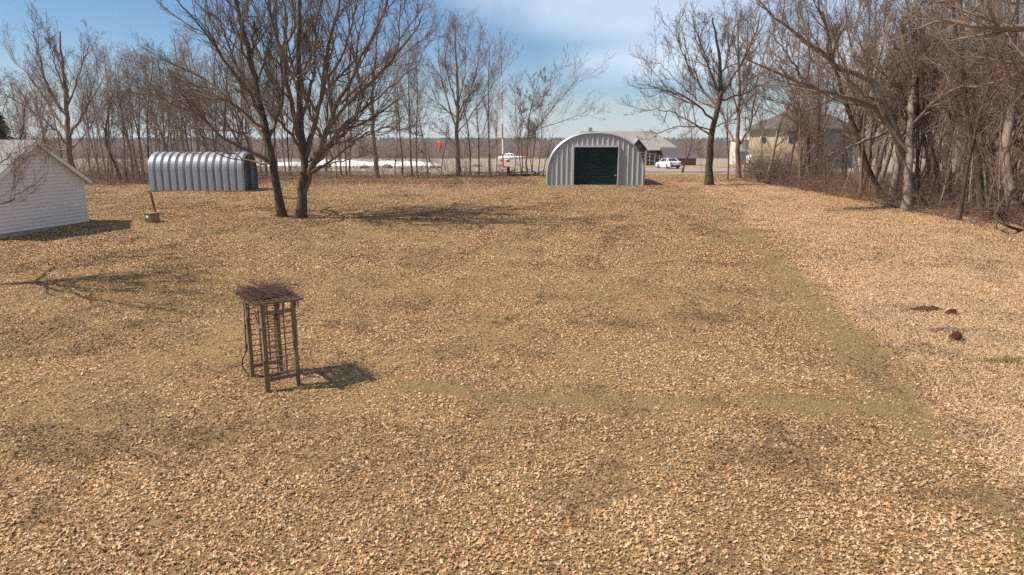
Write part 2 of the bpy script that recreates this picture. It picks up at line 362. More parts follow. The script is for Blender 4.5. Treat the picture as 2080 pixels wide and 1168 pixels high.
for y0, y1 in ((6.6, 14), (14, 27), (27, 40), (40, 64), (64, 84)):
    rmax = float(np.interp(y0, RHOY, RHO)); n = int(.775*((y1+1.5)**2-(y0+1.5)**2)*rmax); x, y = scatter(n, y0, y1)
    k = rng.random(n) < np.interp(y, RHOY, RHO)/rmax; x, y = x[k], y[k]; _, s_, w_, d_ = masks(x, y)
    clump = .22+1.5*fbm(x, y, .32, 77, 3)*(.55+.9*fbm(x, y, 1.0, 78, 2))
    k = rng.random(len(x)) < np.clip(d_*clump, 0, 1)*(1-.3*w_); x, y, s_ = x[k], y[k], s_[k]
    s0 = np.interp(y, [7, 64], [.024, .036]); near_ = y0 < 20; v, f, c_ = (lobed if near_ else leaves)(x, y, s0*(1.15 if near_ else 1)*(1+1.35*rng.random(len(x))**1.3), .6 if near_ else .45)
    tone = .62+.6*fbm(x, y, 2.2, 41, 3)+.10*s_; tone = tone*(1-.4*sst(fbm(x, y, 1.3, 43, 3), .6, .72)); c_ = c_*np.repeat(tone, 9 if near_ else 6)[:, None]
    LV.append(v); LF.append(f+off); LC.append(c_); off += len(v)
LEAF = mat('dry_leaf', (.4, .3, .2), .75, attr='Col', spec=.25)
tag(link('fallen_leaves', np_mesh('fallen_leaves', np.concatenate(LV), np.concatenate(LF), LEAF, False, np.concatenate(LC))),
    'dry brown and tan leaves littering the whole mown lawn', 'leaf litter', kind='stuff')
del LV, LF, LC
# ------------------------------------------------------------------ dead grass of the rough side (stuff)
def blades(n, x, y, h0, h1, wd, lean, cols, zoff=0):
    z = TZ(x, y)+zoff; h = h0+(h1-h0)*rng.random(n)**1.5; a = rng.random(n)*6.283; l = lean[0]+(lean[1]-lean[0])*rng.random(n)
    dx, dy = np.cos(a), np.sin(a); wx, wy = -dy*wd/2, dx*wd/2
    tip = np.stack([x+dx*h*np.sin(l), y+dy*h*np.sin(l), z+h*np.cos(l)], -1); m_ = np.stack([x+dx*h*.45*np.sin(l*.6), y+dy*h*.45*np.sin(l*.6), z+h*.5*np.cos(l*.6)], -1)
    Q = np.stack([np.stack([x-wx, y-wy, z], -1), np.stack([x+wx, y+wy, z], -1), m_+np.stack([wx, wy, 0*x], -1)*.8, tip, m_-np.stack([wx, wy, 0*x], -1)*.8], 1)
    base = (np.arange(n)*5)[:, None]; Fa = np.concatenate([base+np.array(q_)[None] for q_ in ((0, 1, 2), (0, 2, 4), (4, 2, 3))])
    c_ = np.array(cols)[rng.integers(0, len(cols), n)]*(.7+.5*rng.random(n))[:, None]
    return Q.reshape(-1, 3), Fa, np.repeat(c_, 5, 0)
n = 900000; x = rng.random(n)*44-2; y = 10+rng.random(n)*58
_, s_, w_, _ = masks(x, y); k = (rng.random(n) < s_*(.1+.8*fbm(x, y, 1.1, 55))*np.clip(24/y, .3, 1)) & (np.abs(x) < .78*y+1)
x, y = x[k], y[k]
v, f, c_ = blades(len(x), x, y, .06, .32, .007, (1.36, 1.57), [(.70, .52, .34), (.6, .43, .27), (.78, .62, .43), (.5, .35, .22)])
STRAW = mat('dry_straw', (.5, .4, .25), .85, attr='Col', spec=.15)
tag(link('dead_grass', np_mesh('dead_grass', v, f, STRAW, False, c_)), 'flattened straw coloured dead grass along the right side of the lawn', 'grass', kind='stuff')
n = 480000; x, y = scatter(n, 6.8, 30); g_, s_, w_, _ = masks(x, y); k = (rng.random(n) < (.35+.65*g_)*(1-s_)); x, y, g_ = x[k], y[k], g_[k]
v, f, c_ = blades(len(x), x, y, .025, .085, .006, (.5, 1.5), [(.42, .31, .13), (.30, .23, .09), (.52, .39, .2), (.24, .19, .07)])
tag(link('lawn_grass', np_mesh('lawn_grass', v, f, STRAW, False, c_)), 'short dull olive grass showing between the fallen leaves', 'grass', kind='stuff')
# ------------------------------------------------------------------ tree generator
def nrm(v): return v/np.maximum(np.linalg.norm(v, axis=-1, keepdims=True), 1e-9)
def grow(S, D, L, R, n, wander, trop, end=.4):
    T = len(S); P = np.zeros((T, n+1, 3)); P[:, 0] = S; d = nrm(D); st_ = (L/n)[:, None]
    for i in range(n):
        d = nrm(d+wander*rng.normal(size=(T, 3))+np.array([0, 0, trop])); P[:, i+1] = P[:, i]+d*st_
    tt = np.linspace(0, 1, n+1)[None]; return P, R[:, None]*(1-(1-end)*tt)
def kids(P, Rd, Lp, k, t0, t1, ang, ratio, rr, jit=.25, shape=.55, mn=.004):
    T, n1, _ = P.shape; n = n1-1
    tt = t0+(t1-t0)*((np.arange(k)[None]+rng.random((T, k)))/k); f = tt*n; i = np.minimum(f.astype(int), n-1); u = (f-i)[..., None]
    ar = np.arange(T)[:, None]; A, B = P[ar, i], P[ar, i+1]; S = A*(1-u)+B*u; tan = nrm(B-A); R0 = Rd[ar, i]*(1-u[..., 0])+Rd[ar, i+1]*u[..., 0]
    rv = rng.normal(size=(T, k, 3)); per = nrm(rv-(rv*tan).sum(-1, keepdims=True)*tan)
    a = R_(ang)*(1+jit*rng.normal(size=(T, k)))[..., None]; D = np.cos(a)*tan+np.sin(a)*per
    L = Lp[:, None]*ratio*(1-shape*(tt-t0)/(t1-t0+1e-6))*(.65+.6*rng.random((T, k))); Rc = np.maximum(R0*rr*(.7+.5*rng.random((T, k))), mn)
    return S.reshape(-1, 3), D.reshape(-1, 3), L.ravel(), Rc.ravel()
def tubes(P, Rd, ns):
    T, n1, _ = P.shape; tan = np.empty_like(P); tan[:, 1:-1] = P[:, 2:]-P[:, :-2]; tan[:, 0] = P[:, 1]-P[:, 0]; tan[:, -1] = P[:, -1]-P[:, -2]; tan = nrm(tan)
    m_ = nrm(P[:, -1]-P[:, 0]); ref = np.where(np.abs(m_[:, 2:3]) > .7, np.array([[1., .3, 0]]), np.array([[0, 0, 1.]]))[:, None]
    e1 = nrm(np.cross(tan, ref)); e2 = np.cross(tan, e1); a = np.arange(ns)*2*math.pi/ns
    ring = P[:, :, None]+(e1[:, :, None]*np.cos(a)[None, None, :, None]+e2[:, :, None]*np.sin(a)[None, None, :, None])*Rd[:, :, None, None]
    Vv = ring.reshape(-1, 3); tI, i, k = np.meshgrid(np.arange(T), np.arange(n1-1), np.arange(ns), indexing='ij'); k2 = (k+1) % ns
    b0 = (tI*n1+i)*ns; b1 = b0+ns; return Vv, np.stack([b0+k, b0+k2, b1+k2, b1+k], -1).reshape(-1, 4)
def join(lst):
    Vs, Fs = [], []; o = 0
    for v_, f_ in lst: Vs.append(v_); Fs.append(f_+o); o += len(v_)
    return np.concatenate(Vs), np.concatenate(Fs)
def flare(Rd, amt=.45):
    tt = np.linspace(0, 1, Rd.shape[1])[None]; return Rd*(1+amt*np.exp(-tt*22))
def tree_mesh(spec):
    """spec: dict(H, r, levels=[(k,t0,t1,ang,ratio,rr,n,wander,trop,sides)...])"""
    S = np.array([[0, 0, -.15]]); D = np.array([[spec.get('lean', 0), spec.get('lean2', 0), 1.]])
    P, Rd = grow(S, D, np.array([spec['H']]), np.array([spec['r']]), spec.get('tn', 16), spec.get('tw', .05), .03, spec.get('tend', .2))
    Rd = flare(Rd); trunk = [tubes(P, Rd, 10)]; Lp = np.array([spec['H']]); crown = []
    for li, (k, t0, t1, ang, ratio, rr, n, wd, tp, sd_) in enumerate(spec['levels']):
        S, D, L, Rc = kids(P, Rd, Lp, k, t0, t1, ang, ratio, rr, shape=spec.get('shape', .5) if li == 0 else .5, mn=spec.get('mn', .006)); P, Rd = grow(S, D, L, Rc, n, wd, tp, .3); Lp = L
        crown.append(tubes(P, Rd, sd_))
    return join(trunk), join(crown)
def hermite(pts, n):
    pts = np.array(pts, float); m_ = len(pts); u = np.linspace(0, m_-1, n); i = np.minimum(u.astype(int), m_-2); f_ = (u-i)[:, None]
    p0, p1, p2, p3 = pts[np.maximum(i-1, 0)], pts[i], pts[i+1], pts[np.minimum(i+2, m_-1)]
    return .5*((2*p1)+(p2-p0)*f_+(2*p0-5*p1+4*p2-p3)*f_**2+(3*p1-p0-3*p2+p3)*f_**3)
def hero(label, base, trunks, limbs, bark, twig, lv, extra=None, zone=None, mn=.008, name='bare_tree', rough=.05, cat='tree', group=None, rs=1.):
    """trunks / limbs : (list of (px,py,depth offset), r0, r1) traced, then turned into metres round the base"""
    b0 = np.array(G(*base)) if len(base) == 2 else np.array(onto(base[0], base[1])); tr = []; cr = []
    trunks = [(l, a*rs, b*rs) for l, a, b in trunks]; limbs = [(l, a*rs, b*rs) for l, a, b in limbs]
    def conv(l, r0, r1, nn):
        pts = [np.array(DP(p[0], p[1], b0[1]+(p[2] if len(p) > 2 else 0)))-b0 for p in l]; r1 = r1 if l[-1][1] < 0 or r1 > .12 else min(r1, .02); h = hermite(pts, nn)
        h[1:-1] += rough*rng.normal(size=h[1:-1].shape); return h, np.linspace(0, 1, nn)
    Ps, Rs, Ls = [], [], []
    for l, r0, r1 in trunks:
        h, tt = conv(l, r0, r1, 18); h[0, 2] -= .2; P = h[None]; Rd = flare((r0+(r1-r0)*tt)[None]); tr.append(tubes(P, Rd, 12))
        Ps.append(P); Rs.append(Rd); Ls.append(np.linalg.norm(np.diff(h, axis=0), axis=1).sum())
    PL, RL, LL = [], [], []
    for l, r0, r1 in limbs:
        h, tt = conv(l, r0, r1, 18); P = h[None]; Rd = (r0+(r1-r0)*tt)[None]; cr.append(tubes(P, Rd, 8))
        PL.append(P); RL.append(Rd); LL.append(np.linalg.norm(np.diff(h, axis=0), axis=1).sum())
    TP, TR, TL = np.concatenate(Ps), np.concatenate(Rs), np.array(Ls)
    if extra:                                       # procedural limbs off the trunks: k,t0,t1,ang,ratio,rr
        k, t0, t1, ang, ratio, rr = extra; S, D, L, Rc = kids(TP, TR, TL, k, t0, t1, ang, ratio, rr); D[:, 2] = np.abs(D[:, 2])+.15; D = nrm(D)
        P, Rd = grow(S, D, L, Rc, 17, .10, .035, .25); cr.append(tubes(P, Rd, 6)); PL.append(P); RL.append(Rd); LL += list(L)
    P, Rd, Lp = np.concatenate(PL), np.concatenate(RL), np.array(LL)
    for li, (k, t0, t1, ang, ratio, rr, n, wd, tp, sd_) in enumerate(lv):
        S, D, L, Rc = kids(P, Rd, Lp, k, t0, t1, ang, ratio, rr, mn=mn, shape=.38); D = nrm(D+np.array([0, 0, .2 if li == 0 else .1])); L = np.where(D[:, 2] < 0, L*.6, L)
        L = np.minimum(L, 5); P, Rd = grow(S, D, L, Rc, n, wd, tp, .35); Lp = L; cr.append(tubes(P, Rd, sd_))
    o = thing(name, label, cat, tuple(b0), group=group)
    link('trunk', np_mesh('trunk', *join(tr), bark, True), o); link('crown', np_mesh('crown', *join(cr), twig, True), o)
    return o
LV_BIG = [(11, .18, 1, 38, .52, .5, 9, .085, .045, 5), (9, .15, 1, 34, .42, .55, 6, .10, .03, 4), (6, .15, 1, 36, .45, .6, 4, .13, .02, 3), (3, .2, 1, 38, .5, .7, 2, .15, .0, 3)]
LV_OAK = [(11, .2, 1, 42, .50, .6, 9, .085, .045, 5), (9, .15, 1, 36, .42, .6, 6, .10, .035, 4), (6, .15, 1, 36, .42, .6, 4, .12, .02, 3), (2, .2, 1, 38, .5, .7, 2, .15, .0, 3)]
LV_MID = [(11, .15, 1, 38, .50, .5, 8, .09, .045, 5), (8, .12, 1, 34, .42, .55, 6, .11, .03, 3), (6, .12, 1, 36, .48, .6, 4, .13, .02, 3), (2, .2, 1, 38, .5, .7, 2, .15, .0, 3)]
TW = thing
hero('large dark oak, left of the touching pair in mid lawn, its trunk leaning left', (574, 440),
     [([(574, 440), (565, 390), (553, 330), (545, 270), (530, 210), (515, 140), (500, 70), (480, 0), (465, -60)], .30, .1)],
     [([(553, 330), (510, 308, -.5), (462, 286, -1), (410, 240, -1.5), (350, 195, -2), (285, 175, -2)], .15, .03),
      ([(548, 290), (500, 240, 1), (440, 180, 2), (380, 140, 2.5), (310, 118, 3)], .14, .03),
      ([(540, 250), (490, 170, -1), (440, 100, -2), (395, 40, -2.5), (350, -5, -3)], .14, .03),
      ([(545, 285), (565, 235, 1), (574, 180, 1.5), (568, 110, 2), (560, 20, 2.5), (555, -50, 3)], .15, .05),
      ([(556, 335), (500, 322, 1), (445, 302, 1.5), (400, 312, 2), (360, 300, 2)], .09, .02),
      ([(530, 215), (480, 130, 1.5), (455, 60, 2.5), (430, -20, 3)], .12, .03),
      ([(550, 300), (500, 275, 2), (430, 262, 3), (340, 265, 4), (285, 250, 4.5)], .1, .02),
      ([(545, 280), (480, 215, -2.5), (400, 200, -3.5), (320, 215, -4)], .1, .02),
      ([(518, 150), (490, 90, -1.5), (500, 20, -2), (510, -50, -2.5)], .1, .03)],
     BARKD, TWIGD, LV_OAK, extra=(8, .45, .95, 45, .3, .45), mn=.0075, group='pair of large oaks on the lawn', rs=0.84)
hero('large dark oak, right of the touching pair in mid lawn, with many rising limbs', (610, 444),
     [([(610, 444), (612, 400), (619, 360), (619, 310), (612, 250), (608, 180), (606, 100), (608, 20), (612, -60)], .34, .1)],
     [([(615, 402), (626, 355), (650, 300, -.5), (672, 240, -1), (700, 180, -1.3), (735, 110, -1.6), (775, 40, -2), (800, -40, -2)], .23, .05),
      ([(620, 320), (640, 250, .5), (655, 180, 1), (667, 90, 1.5), (690, 0, 2), (700, -60, 2)], .2, .05),
      ([(610, 285), (590, 200, -1), (575, 120, -2), (555, 50, -2.5), (535, -40, -3)], .18, .04),
      ([(630, 352), (680, 322, -1), (730, 278, -2), (775, 262, -2.5), (830, 262, -3)], .11, .02),
      ([(635, 340), (690, 262, 1.5), (760, 205, 2.5), (850, 130, 3.5)], .15, .03),
      ([(614, 310), (582, 262, -1.5), (545, 222, -2.5), (512, 175, -3)], .13, .03),
      ([(630, 330), (690, 230, -1.5), (770, 150, -2.5), (830, 80, -3.5), (860, 30, -4)], .15, .03),
      ([(612, 240), (640, 150, 2), (640, 70, 3), (655, -20, 3.5)], .14, .04),
      ([(628, 348), (680, 290, 2), (720, 235, 3), (735, 180, 4)], .12, .02),
      ([(608, 190), (580, 110, 1.5), (600, 40, 2.5), (585, -40, 3)], .12, .03),
      ([(632, 350), (665, 335, -2), (720, 320, -3), (780, 318, -4)], .08, .02),
      ([(660, 170), (700, 100, -1), (720, 30, -1.5), (740, -50, -2)], .1, .03)],
     BARKD, TWIGD, LV_OAK, extra=(6, .45, .95, 45, .3, .45), mn=.0075, group='pair of large oaks on the lawn', rs=0.84)
hero('stout spreading oak left of the white car, dark trunk at the lawn edge', (1440, 376),
     [([(1440, 376), (1440, 320), (1447, 260), (1460, 205), (1463, 140), (1455, 80), (1447, 35)], .52, .08)],
     [([(1456, 215), (1420, 172, 1), (1392, 120, 2), (1370, 65, 3)], .2, .04), ([(1450, 245), (1400, 203, -1), (1350, 183, -2), (1300, 170, -3)], .16, .03),
      ([(1443, 275), (1390, 240, 1), (1340, 222, 2), (1290, 228, 3)], .13, .03), ([(1462, 195), (1500, 140, -1), (1530, 80, -2), (1545, 25, -3)], .2, .04),
      ([(1460, 205), (1510, 190, 1), (1560, 168, 2), (1600, 155, 3)], .15, .03), ([(1445, 265), (1400, 256, -2), (1350, 265, -3), (1308, 292, -4)], .1, .02),
      ([(1463, 165), (1482, 100, 1), (1500, 40, 2)], .15, .03), ([(1459, 185), (1430, 110, -1), (1408, 45, -2)], .16, .03), ([(1460, 220), (1420, 205, 3), (1360, 150, 5), (1330, 120, 6)], .12, .03),
      ([(1447, 262), (1482, 245, -2), (1520, 240, -3), (1550, 255, -4)], .1, .02)],
     BARKD, TWIGD, LV_OAK, extra=(6, .35, .9, 50, .3, .4), mn=.009, rs=0.7)
hero('forked oak just right of the stout one, straight grey trunk parting low', (1500, 362),
     [([(1500, 362), (1498, 300), (1500, 250), (1502, 180), (1500, 100), (1498, 40)], .5, .08)],
     [([(1498, 292), (1478, 262, 1), (1466, 225, 1.5), (1440, 175, 2), (1430, 120, 3)], .24, .04), ([(1503, 292), (1524, 252, -1), (1534, 190, -2), (1552, 110, -3), (1570, 60, -3)], .24, .04),
      ([(1500, 230), (1480, 150, -1), (1480, 60, -2)], .18, .04), ([(1502, 210), (1525, 130, 2), (1530, 50, 3)], .18, .04), ([(1500, 170), (1560, 140, 1), (1600, 90, 2)], .12, .03)],
     BARK, TWIG, LV_BIG, extra=(6, .35, .9, 50, .25, .4), mn=.009, rs=0.55)
hero('thick grey tree at the wood edge, leaning left with two huge arching limbs', (1855, 416),
     [([(1855, 416), (1846, 360), (1832, 310), (1813, 258), (1790, 200), (1772, 160)], .40, .24)],
     [([(1774, 165), (1742, 150), (1700, 136), (1678, 112), (1620, 72, -1), (1570, 32, -2), (1530, -10, -2)], .24, .05),
      ([(1812, 256), (1770, 216, -1), (1710, 196, -2), (1640, 172, -3), (1560, 138, -4), (1505, 110, -4)], .24, .04),
      ([(1800, 268), (1750, 288, -1), (1700, 310, -2), (1650, 330, -3)], .14, .05), ([(1773, 165), (1790, 100, 1), (1800, 20, 2), (1795, -60, 3)], .09, .03),
      ([(1682, 118), (1680, 60, -1), (1660, 0, -2), (1650, -50, -2)], .13, .04), ([(1640, 172, -3), (1600, 110, -3), (1560, 60, -4)], .09, .02),
      ([(1742, 150), (1730, 90, 1), (1745, 20, 2), (1740, -50, 2)], .12, .03), ([(1700, 195, -2), (1640, 225, -3), (1590, 210, -4), (1540, 200, -4)], .08, .02),
      ([(1790, 205), (1740, 180, -3), (1690, 80, -4), (1640, 20, -5)], .1, .02)],
     BARKG, TWIG, LV_BIG, extra=(5, .4, .95, 50, .35, .35), mn=.008, rs=0.86)
hero('left stem of the tall forked pair standing right of the leaning grey tree', (1908, 417),
     [([(1908, 417), (1900, 340), (1886, 260), (1878, 180), (1868, 80), (1858, -20), (1850, -80)], .26, .1)],
     [([(1886, 262), (1860, 200, 1), (1840, 120, 2), (1830, 40, 3)], .12, .03), ([(1878, 180), (1905, 110, -1), (1920, 20, -2)], .11, .03)],
     BARK, TWIG, LV_MID, extra=(8, .4, .95, 45, .3, .4), mn=.008, group='forked pair at the wood edge', rs=0.85)
hero('right stem of the tall forked pair at the wood edge, curving right', (1926, 416),
     [([(1926, 416), (1925, 330), (1935, 250), (1950, 180), (1955, 90), (1950, -30), (1950, -80)], .28, .1)],
     [([(1935, 250), (1915, 190, 1), (1900, 100, 2), (1905, 0, 3)], .14, .04), ([(1950, 180), (1990, 110, -1), (2010, 30, -2)], .12, .03)],
     BARK, TWIG, LV_MID, extra=(8, .4, .95, 45, .3, .4), mn=.008, group='forked pair at the wood edge', rs=0.85)
hero('dark slanting trunk at the wood edge, left of the leaning grey tree', (1792, 404),
     [([(1792, 404), (1765, 345), (1742, 275), (1715, 200), (1690, 120), (1680, 50)], .24, .06)], [([(1742, 275), (1760, 200, 1), (1765, 100, 2)], .1, .03)],
     BARKD, TWIG, LV_MID, extra=(8, .4, .95, 45, .28, .4), mn=.008)
hero('rightmost dark trunk at the wood edge, beside the heap of fallen limbs', (1990, 440),
     [([(1990, 440), (1990, 370), (1980, 300), (1962, 230), (1955, 150), (1940, 60), (1930, -30)], .22, .08)], [([(1985, 330), (2005, 250, 1), (2030, 180, 2), (2050, 100, 2)], .13, .03)],
     BARKD, TWIG, LV_MID, extra=(9, .3, .95, 45, .3, .4), mn=.007)
hero('near tree whose long knotty boughs reach in over the top right corner', (22.6, 22.5, 1),
     [([(2420, 640), (2400, 400), (2360, 200), (2330, 60), (2300, -100), (2290, -250)], .42, .14)],
     [([(2350, 150), (2230, 90, .5), (2120, 62, 1), (2020, 60, 1.2), (1930, 45, 1.5), (1850, 60, 2)], .17, .03),
      ([(2340, 110), (2230, 20, -.5), (2120, 0, -1), (2010, -10, -1), (1900, 5, -1.5)], .13, .03), ([(2365, 230), (2260, 160), (2150, 130, 1), (2040, 125, 2), (1940, 110, 2.5)], .1, .02),
      ([(2370, 260), (2240, 190, 1), (2110, 165, 2), (2000, 170, 2.5), (1930, 185, 3)], .09, .02), ([(2330, 60), (2200, -60, 1), (2050, -50, 2), (1900, -30, 3), (1790, -5, 3)], .12, .03),
      ([(2380, 320), (2270, 260, 1), (2150, 220, 1.5), (2050, 215, 2)], .07, .02)],
     BARK, TWIG, LV_MID, extra=(5, .5, .95, 50, .35, .4), mn=.005)
hero('broad bare oak behind the white garage, pale against the open sky', (152, 374),
     [([(152, 374), (143, 320), (138, 260), (133, 200), (128, 130), (122, 65)], .44, .07)],
     [([(140, 272), (108, 230, 1), (70, 170, 2), (18, 112, 3)], .2, .03), ([(138, 240), (102, 182, -1), (80, 112, -2), (64, 62, -3)], .17, .03), ([(141, 275), (170, 228, -1), (192, 190, -2), (222, 140, -3)], .17, .03),
      ([(136, 225), (160, 150, 1), (182, 90, 2)], .15, .03), ([(144, 300), (100, 252, -2), (50, 216, -3), (0, 190, -4)], .13, .03), ([(144, 305), (100, 298, 1), (58, 272, 2), (20, 255, 3)], .14, .04),
      ([(133, 190), (112, 130, -1), (100, 75, -2)], .12, .03), ([(146, 300), (175, 270, 2), (205, 215, 3), (235, 190, 4)], .11, .02)],
     BARK, TWIG, LV_MID, extra=(4, .45, .9, 45, .25, .4), mn=.009, rs=0.8)
hero('thick single trunk in the far row, next right of the two lawn oaks', (765, 362),
     [([(765, 362), (763, 320), (758, 270), (757, 200), (762, 130), (765, 70), (770, 20)], .5, .08)],
     [([(760, 285), (730, 262, 1), (700, 262, 2), (660, 275, 2)], .11, .03), ([(764, 318), (735, 300, -1), (705, 292, -1)], .1, .03), ([(757, 230), (735, 190, 1), (715, 130, 2), (700, 90, 2)], .16, .03),
      ([(758, 240), (790, 190, -1), (815, 130, -2), (830, 90, -2)], .16, .03), ([(760, 275), (800, 268, 1), (850, 255, 2)], .1, .02), ([(757, 190), (780, 120, 2), (790, 60, 3)], .13, .03)],
     BARK, TWIG, LV_MID, extra=(8, .35, .9, 45, .25, .4), mn=.01, rs=0.58)
hero('tallest trunk of the far row, wide fan crown left of the striped mast', (931, 358),
     [([(931, 358), (930, 310), (928, 265), (930, 215), (928, 150), (925, 90), (925, 50)], .5, .07)],
     [([(929, 265), (912, 215, 1), (895, 150, 2), (890, 90, 3), (895, 60, 3)], .2, .04), ([(930, 250), (950, 200, -1), (968, 140, -2), (975, 80, -3)], .19, .03), ([(928, 215), (905, 130, -2), (912, 70, -3)], .15, .03),
      ([(930, 210), (945, 140, 2), (945, 70, 3)], .15, .03), ([(930, 300), (905, 275, -1), (880, 265, -2)], .09, .02), ([(930, 270), (975, 210, 2), (1010, 160, 3), (1035, 130, 3)], .12, .02), ([(929, 240), (885, 200, 1), (868, 150, 2)], .11, .02)],
     BARK, TWIG, LV_MID, extra=(7, .35, .9, 42, .25, .4), mn=.01, rs=0.6)
hero('slender right-leaning tree beside the big arched shed, clear of the row', (1070, 352),
     [([(1070, 352), (1070, 300), (1075, 240), (1085, 190), (1095, 150)], .16, .03), ([(1062, 352), (1060, 300), (1056, 240), (1058, 180)], .11, .02), ([(1080, 352), (1086, 290), (1098, 220), (1112, 160)], .1, .02)],
     [([(1072, 290), (1110, 235, 1), (1150, 190, 1), (1195, 150, 1)], .09, .02), ([(1074, 270), (1130, 250, -1), (1180, 235, -1), (1215, 240, -1)], .07, .015), ([(1072, 260), (1050, 210), (1045, 170)], .07, .02),
      ([(1080, 220), (1120, 175), (1145, 130)], .07, .015)],
     BARK, TWIG, LV_MID, extra=(6, .2, .9, 40, .3, .4), mn=.008, rs=0.75)
hero('tree outside the left edge whose low reddish twigs cross the garage wall', (-20.6, 24.0, 1),
     [([(-190, 560), (-195, 430), (-190, 320), (-185, 200), (-190, 100)], .2, .06)],
     [([(-190, 470), (-100, 405, 0), (0, 413, .5), (30, 402, .5), (68, 375, 1), (98, 350, 1)], .05, .008), ([(-192, 440), (-80, 350, 0), (0, 330, 0), (30, 310, 0), (55, 300, 0)], .05, .008),
      ([(-190, 360), (-160, 280, -1), (-120, 200, -1.5), (-110, 120, -2)], .1, .03), ([(-190, 390), (-230, 280), (-260, 160), (-270, 60)], .1, .03), ([(-187, 300), (-170, 190, 1), (-150, 100, 1.5), (-150, 20, 2)], .1, .03),
      ([(-190, 350), (-180, 250, 3), (-160, 130, 4)], .08, .02), ([(-190, 350), (-190, 240, -3), (-170, 130, -4)], .08, .02)],
     BARK, TWIGR, LV_MID, extra=(8, .35, .9, 42, .3, .45), mn=.005, rs=0.8)
# ------------------------------------------------------------------ tree kinds, copied
def proto(spec): return tree_mesh(spec)
SL = lambda H, r, **k: dict(H=H, r=r, tn=18, tw=k.pop('tw', .035), levels=[(k.pop('k1', 20), k.pop('t0', .3), .97, k.pop('ang', 34), .36, .42, 9, .07, .055, 5), (9, .12, 1, 38, .42, .5, 5, .14, .03, 3), (6, .15, 1, 40, .5, .6, 3, .18, 0, 3)], mn=.010, **k)
BR = lambda H, r: dict(H=H, r=r, tn=16, tw=.07, levels=[(13, .22, .95, 42, .50, .5, 12, .08, .05, 6), (9, .12, 1, 36, .42, .5, 8, .09, .04, 4), (7, .15, 1, 36, .42, .55, 5, .12, .02, 3), (3, .2, 1, 42, .5, .6, 3, .2, 0, 3)], mn=.009)
SP = lambda H, r: dict(H=H, r=r, tn=10, tw=.06, levels=[(12, .2, .95, 32, .35, .5, 6, .12, .05, 4), (5, .15, 1, 38, .42, .6, 4, .16, .02, 3), (3, .2, 1, 40, .5, .7, 3, .2, 0, 3)], mn=.007)
KINDS_ = {}
def mk(key, spec, bark, twig):
    (tv_, tf_), (cv, cf) = proto(spec); KINDS_[key] = (np_mesh('trunk', tv_, tf_, bark, True), np_mesh('crown', cv, cf, twig, True))
mk('sl0', SL(14, .12), BARK, TWIG); mk('sl1', SL(13, .10, lean=.08), BARKG, TWIG); mk('sl2', SL(15, .14, tw=.05), BARK, TWIG); mk('sl3', SL(12, .09, lean=-.1), BARKG, TWIG)
mk('sl4', SL(13.5, .11, k1=22, t0=.2), BARKD, TWIGR); mk('br0', BR(14, .25), BARKG, TWIG); mk('br1', BR(12, .2), BARKD, TWIG); mk('br2', BR(15, .27), BARKG, TWIG)
mk('sp0', SP(6, .05), BARK, TWIGR); mk('sp1', SP(4.5, .04), BARKG, TWIGR); mk('sp2', SP(8, .07), BARKP, TWIG); mk('sp3', SP(7, .06), BARKD, TWIG)
def plant(key, x, y, label, group, sc=1, rz=None, name='bare_tree', cat='tree', tilt=(0, 0)):
    tm, cm = KINDS_[key]; o = thing(name, label, cat, onto(x, y), random.random()*6.28 if rz is None else rz, group)
    o.rotation_euler = (tilt[0], tilt[1], o.rotation_euler[2]); o.scale = (sc, sc, sc*random.uniform(.93, 1.07))
    link('trunk', tm, o); link('crown', cm, o); return o
def pxx(px, y): return (px-1040)/FX*(y*1.0+.0)*(1/ (math.cos(PITCH)+((292)/F)*math.sin(PITCH)))  # near-horizon column to metres
def fpx(x, y): return 1040+F*x/(y*1.02)
# far row on the left, seen against the field
row = [(178, 72, 'sp2', 1.1), (195, 76, 'sl1', .8), (208, 70, 'sl3', .9), (236, 74, 'br1', .85), (250, 70, 'sl2', .75), (262, 78, 'sl0', .95), (276, 72, 'sp2', 1.1), (284, 82, 'sl0', 1), (298, 74, 'sl4', .95), (312, 80, 'sl3', 1),
       (330, 76, 'sl2', .9), (345, 84, 'br0', .9), (358, 74, 'sl1', .95), (372, 80, 'sl0', 1.05), (384, 72, 'sl4', .9), (398, 84, 'sl2', 1.05), (408, 78, 'sl1', 1), (420, 74, 'sl0', .85), (436, 82, 'sl4', 1.05),
       (452, 77, 'sl3', 1), (470, 84, 'br2', .8), (486, 76, 'sl2', 1), (502, 82, 'sl0', 1), (520, 74, 'sp2', 1.2), (536, 80, 'sl1', 1), (555, 84, 'sl2', .9), (585, 80, 'sl4', .9), (640, 82, 'sl3', .85), (658, 78, 'sl1', .8),
       (690, 84, 'sl0', .85), (700, 80, 'sl4', .8), (708, 80, 'sl2', .85), (680, 76, 'sp3', 1), (800, 86, 'sl1', .9), (815, 82, 'sl2', .85), (835, 80, 'sl2', .95), (846, 77, 'sl0', .9), (868, 80, 'sl3', .95), (895, 84, 'sp3', 1.1),
       (955, 84, 'sl4', .9), (972, 82, 'sl0', .8), (995, 80, 'sl2', .95), (1008, 88, 'sl1', .8), (1045, 84, 'sp3', .95), (1060, 82, 'sl3', .75), (1082, 78, 'sp2', .95), (1094, 84, 'sl1', .7), (1104, 80, 'sp3', .9),
       (20, 74, 'br1', .8), (45, 82, 'sl1', .9), (62, 76, 'sl3', .9), (90, 84, 'sl0', .9), (105, 76, 'sp2', 1.2), (-30, 80, 'br0', .9), (-80, 76, 'br2', .9), (120, 82, 'sl4', .8)]
